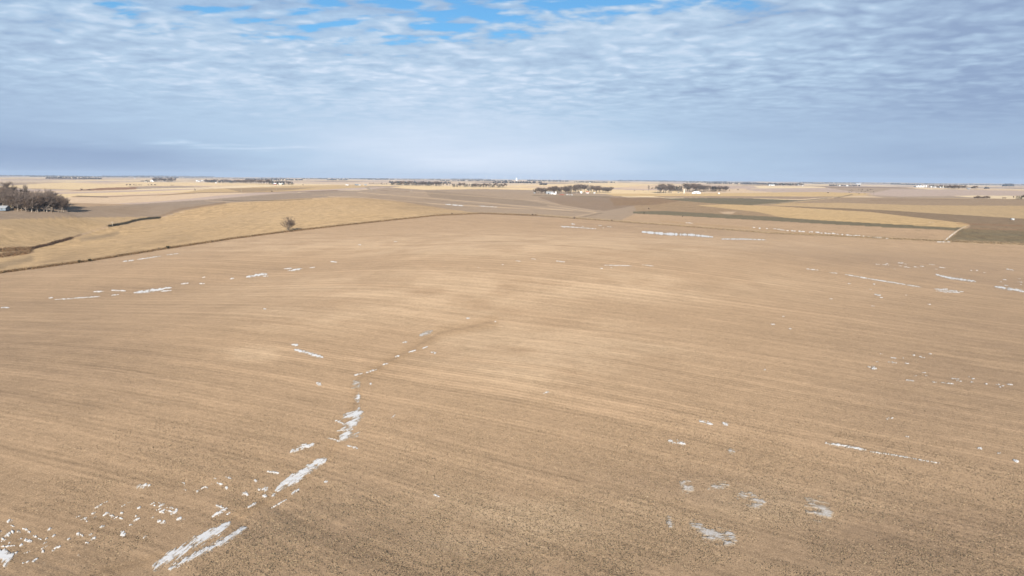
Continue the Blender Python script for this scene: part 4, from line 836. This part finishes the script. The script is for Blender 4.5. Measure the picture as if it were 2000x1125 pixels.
bb = MB_(); bb.v = [(-1.2,0,0),(1.2,0,0),(2.0,0,9),(.3,0,48),(-.3,0,48),(-1.4,0,9),(-1.2,.6,0),(1.2,.6,0),(2.0,.4,9),(.3,.15,48),(-.3,.15,48),(-1.4,.5,9)]
bb.f = [(0,1,2,5),(5,2,3,4),(7,6,11,8),(8,11,10,9),(1,7,8,2),(2,8,9,3),(6,0,5,11),(11,5,4,10),(3,9,10,4)]; BMm = bb.mesh('blade', TUR)
random.seed(3)
for i, px in enumerate((921, 937, 951, 962, 969, 989, 1021, 1044, 1058, 1081, 1095, 1109)):
    rt_ = 17000+random.uniform(-1500, 2500); x, y, z, r_ = spot(px, 0, rt_)
    e_ = bpy.data.objects.new('wind_turbine', None); COL.objects.link(e_); e_.location = (x, y, z); e_['label'] = 'distant white wind turbine on the middle skyline'; e_['category'] = 'wind turbine'; e_['group'] = 'wind turbines on the skyline'
    e_.rotation_euler = (0, 0, random.uniform(-.3, .3)); ph = random.uniform(0, 2.09)
    for nm, mm_ in (('tower', TM), ('nacelle', NM), ('hub', HM)): link(nm, mm_, e_)
    for k in range(3): o = link('blade', BMm, e_, loc=(0, -5.3, 86.3)); o.rotation_euler = (0, ph+k*2.0944, 0)

# far belts too distant to tell the trees apart
random.seed(31); V, Fc = [], []
q = np.random.RandomState(8)
def mass(x0, x1, r_, h, n_):
    xs = q.uniform(x0, x1, n_)
    a_, s_ = raydir(xs, np.full(n_, 355.0)); rr_ = r_*(1+q.normal(0, .012, n_)); x, y = np.sin(a_)*rr_, np.cos(a_)*rr_; z = zat(x, y)
    hh = h*q.uniform(.5, 1.1, n_); ww = h*q.uniform(.35, .7, n_)
    for i in range(n_):
        k = len(V); t_ = q.uniform(0, 3.14); c_, d_ = math.cos(t_)*ww[i], math.sin(t_)*ww[i]
        V.extend([(x[i]-c_, y[i]-d_, z[i]), (x[i]+c_, y[i]+d_, z[i]), (x[i]-d_*.9, y[i]+c_*.9, z[i]+hh[i]*.55), (x[i]+d_*.9, y[i]-c_*.9, z[i]+hh[i]*.55), (x[i], y[i], z[i]+hh[i])])
        Fc.extend([(k, k+1, k+4), (k, k+3, k+4), (k+1, k+2, k+4), (k, k+2, k+1), (k+2, k+3, k+4), (k, k+1, k+3)])
for x0, x1, r_, h in [(90,165,6500,14),(165,200,6200,12),(0,120,17000,24),(60,330,14000,20),(200,420,20000,26),(300,560,12500,15),(480,592,7000,13),(510,560,11500,18),(590,620,12000,18),(640,680,8200,14),(620,760,15000,20),(720,860,13000,18),
     (760,880,5200,13),(860,1000,9000,15),(960,1060,5600,13),(1030,1110,10000,18),(1055,1068,4300,10),(1120,1200,7600,15),(1200,1420,16000,22),(1340,1480,12500,18),(1380,1540,6500,12),(1450,1570,7500,14),(1560,1760,14000,18),(1740,1800,11000,15),(1800,2010,14500,16),(1960,1980,9000,26),(1925,1933,4600,9),(1620,1680,6200,9),(880,960,14000,20),(400,470,5200,12)]:
    mass(x0, x1, r_, h*1.25, int(max(30, (x1-x0)*r_/F/h*2.2)))
link('distant_tree_belts', mesh_np('distant_tree_belts', np.array(V), np.array(Fc), (simple('far_trees', (.085, .075, .07)),)), kind='stuff', label='dark tree belts on the far skyline')
# pale dots of far farms
V, Fc = MB_(), None
random.seed(12)
for px, r_ in [(177,6400),(180,6450),(193,6300),(186,6350),(264,9000),(385,5600),(1091,9500),(1152,7000),(1397,6800),(1402,6800),(1414,7000),(1655,6000),(1640,6100),(1222,11000),(731,9500),(1530,6900),(1560,6800),(676,8800),(1185,9800),(910,8800)]:
    a_, s_ = raydir(px, 355); x, y = math.sin(a_[0])*r_, math.cos(a_[0])*r_; z = float(zat(x, y)); w_ = random.uniform(9, 20); b = MB_()
    e_ = bpy.data.objects.new('farm_shed', None); COL.objects.link(e_); e_.location = (x, y, z-.5); e_['label'] = 'tiny pale farm building far off near the skyline'; e_['category'] = 'shed'; e_['group'] = 'tiny far farm buildings'
    b.prism([(-5, 0), (5, 0), (5, 5), (0, 8), (-5, 5)], -w_/2, w_/2); link('wall', b.mesh('wall', WH), e_, rot=math.pi/2)
    b = MB_(); b.prism([(0, 8.05), (-5.5, 4.9), (-5.5, 5.2), (0, 8.4), (5.5, 5.2), (5.5, 4.9)], -w_/2-.4, w_/2+.4); link('roof', b.mesh('roof', GRW), e_, rot=math.pi/2)

# ------------------------------------------------------------------ air
zlo = float(ZB.min())-1.5
b = MB_(); b.box(-28500, 28500, -28500, 28500, zlo, 190)
hm = bpy.data.materials.new('air'); hm.use_nodes = True; ht = NT(hm.node_tree); ht.n.clear()
pv = ht.node('ShaderNodeVolumePrincipled'); pv.inputs['Color'].default_value = (.62, .76, .95, 1); pv.inputs['Density'].default_value = 4.5e-5; pv.inputs['Anisotropy'].default_value = 0.0
ho = ht.node('ShaderNodeOutputMaterial'); ht.l.new(pv.outputs[0], ho.inputs['Volume'])
link('haze', b.mesh('haze', hm), kind='stuff', label='thin blue winter haze over the far fields')
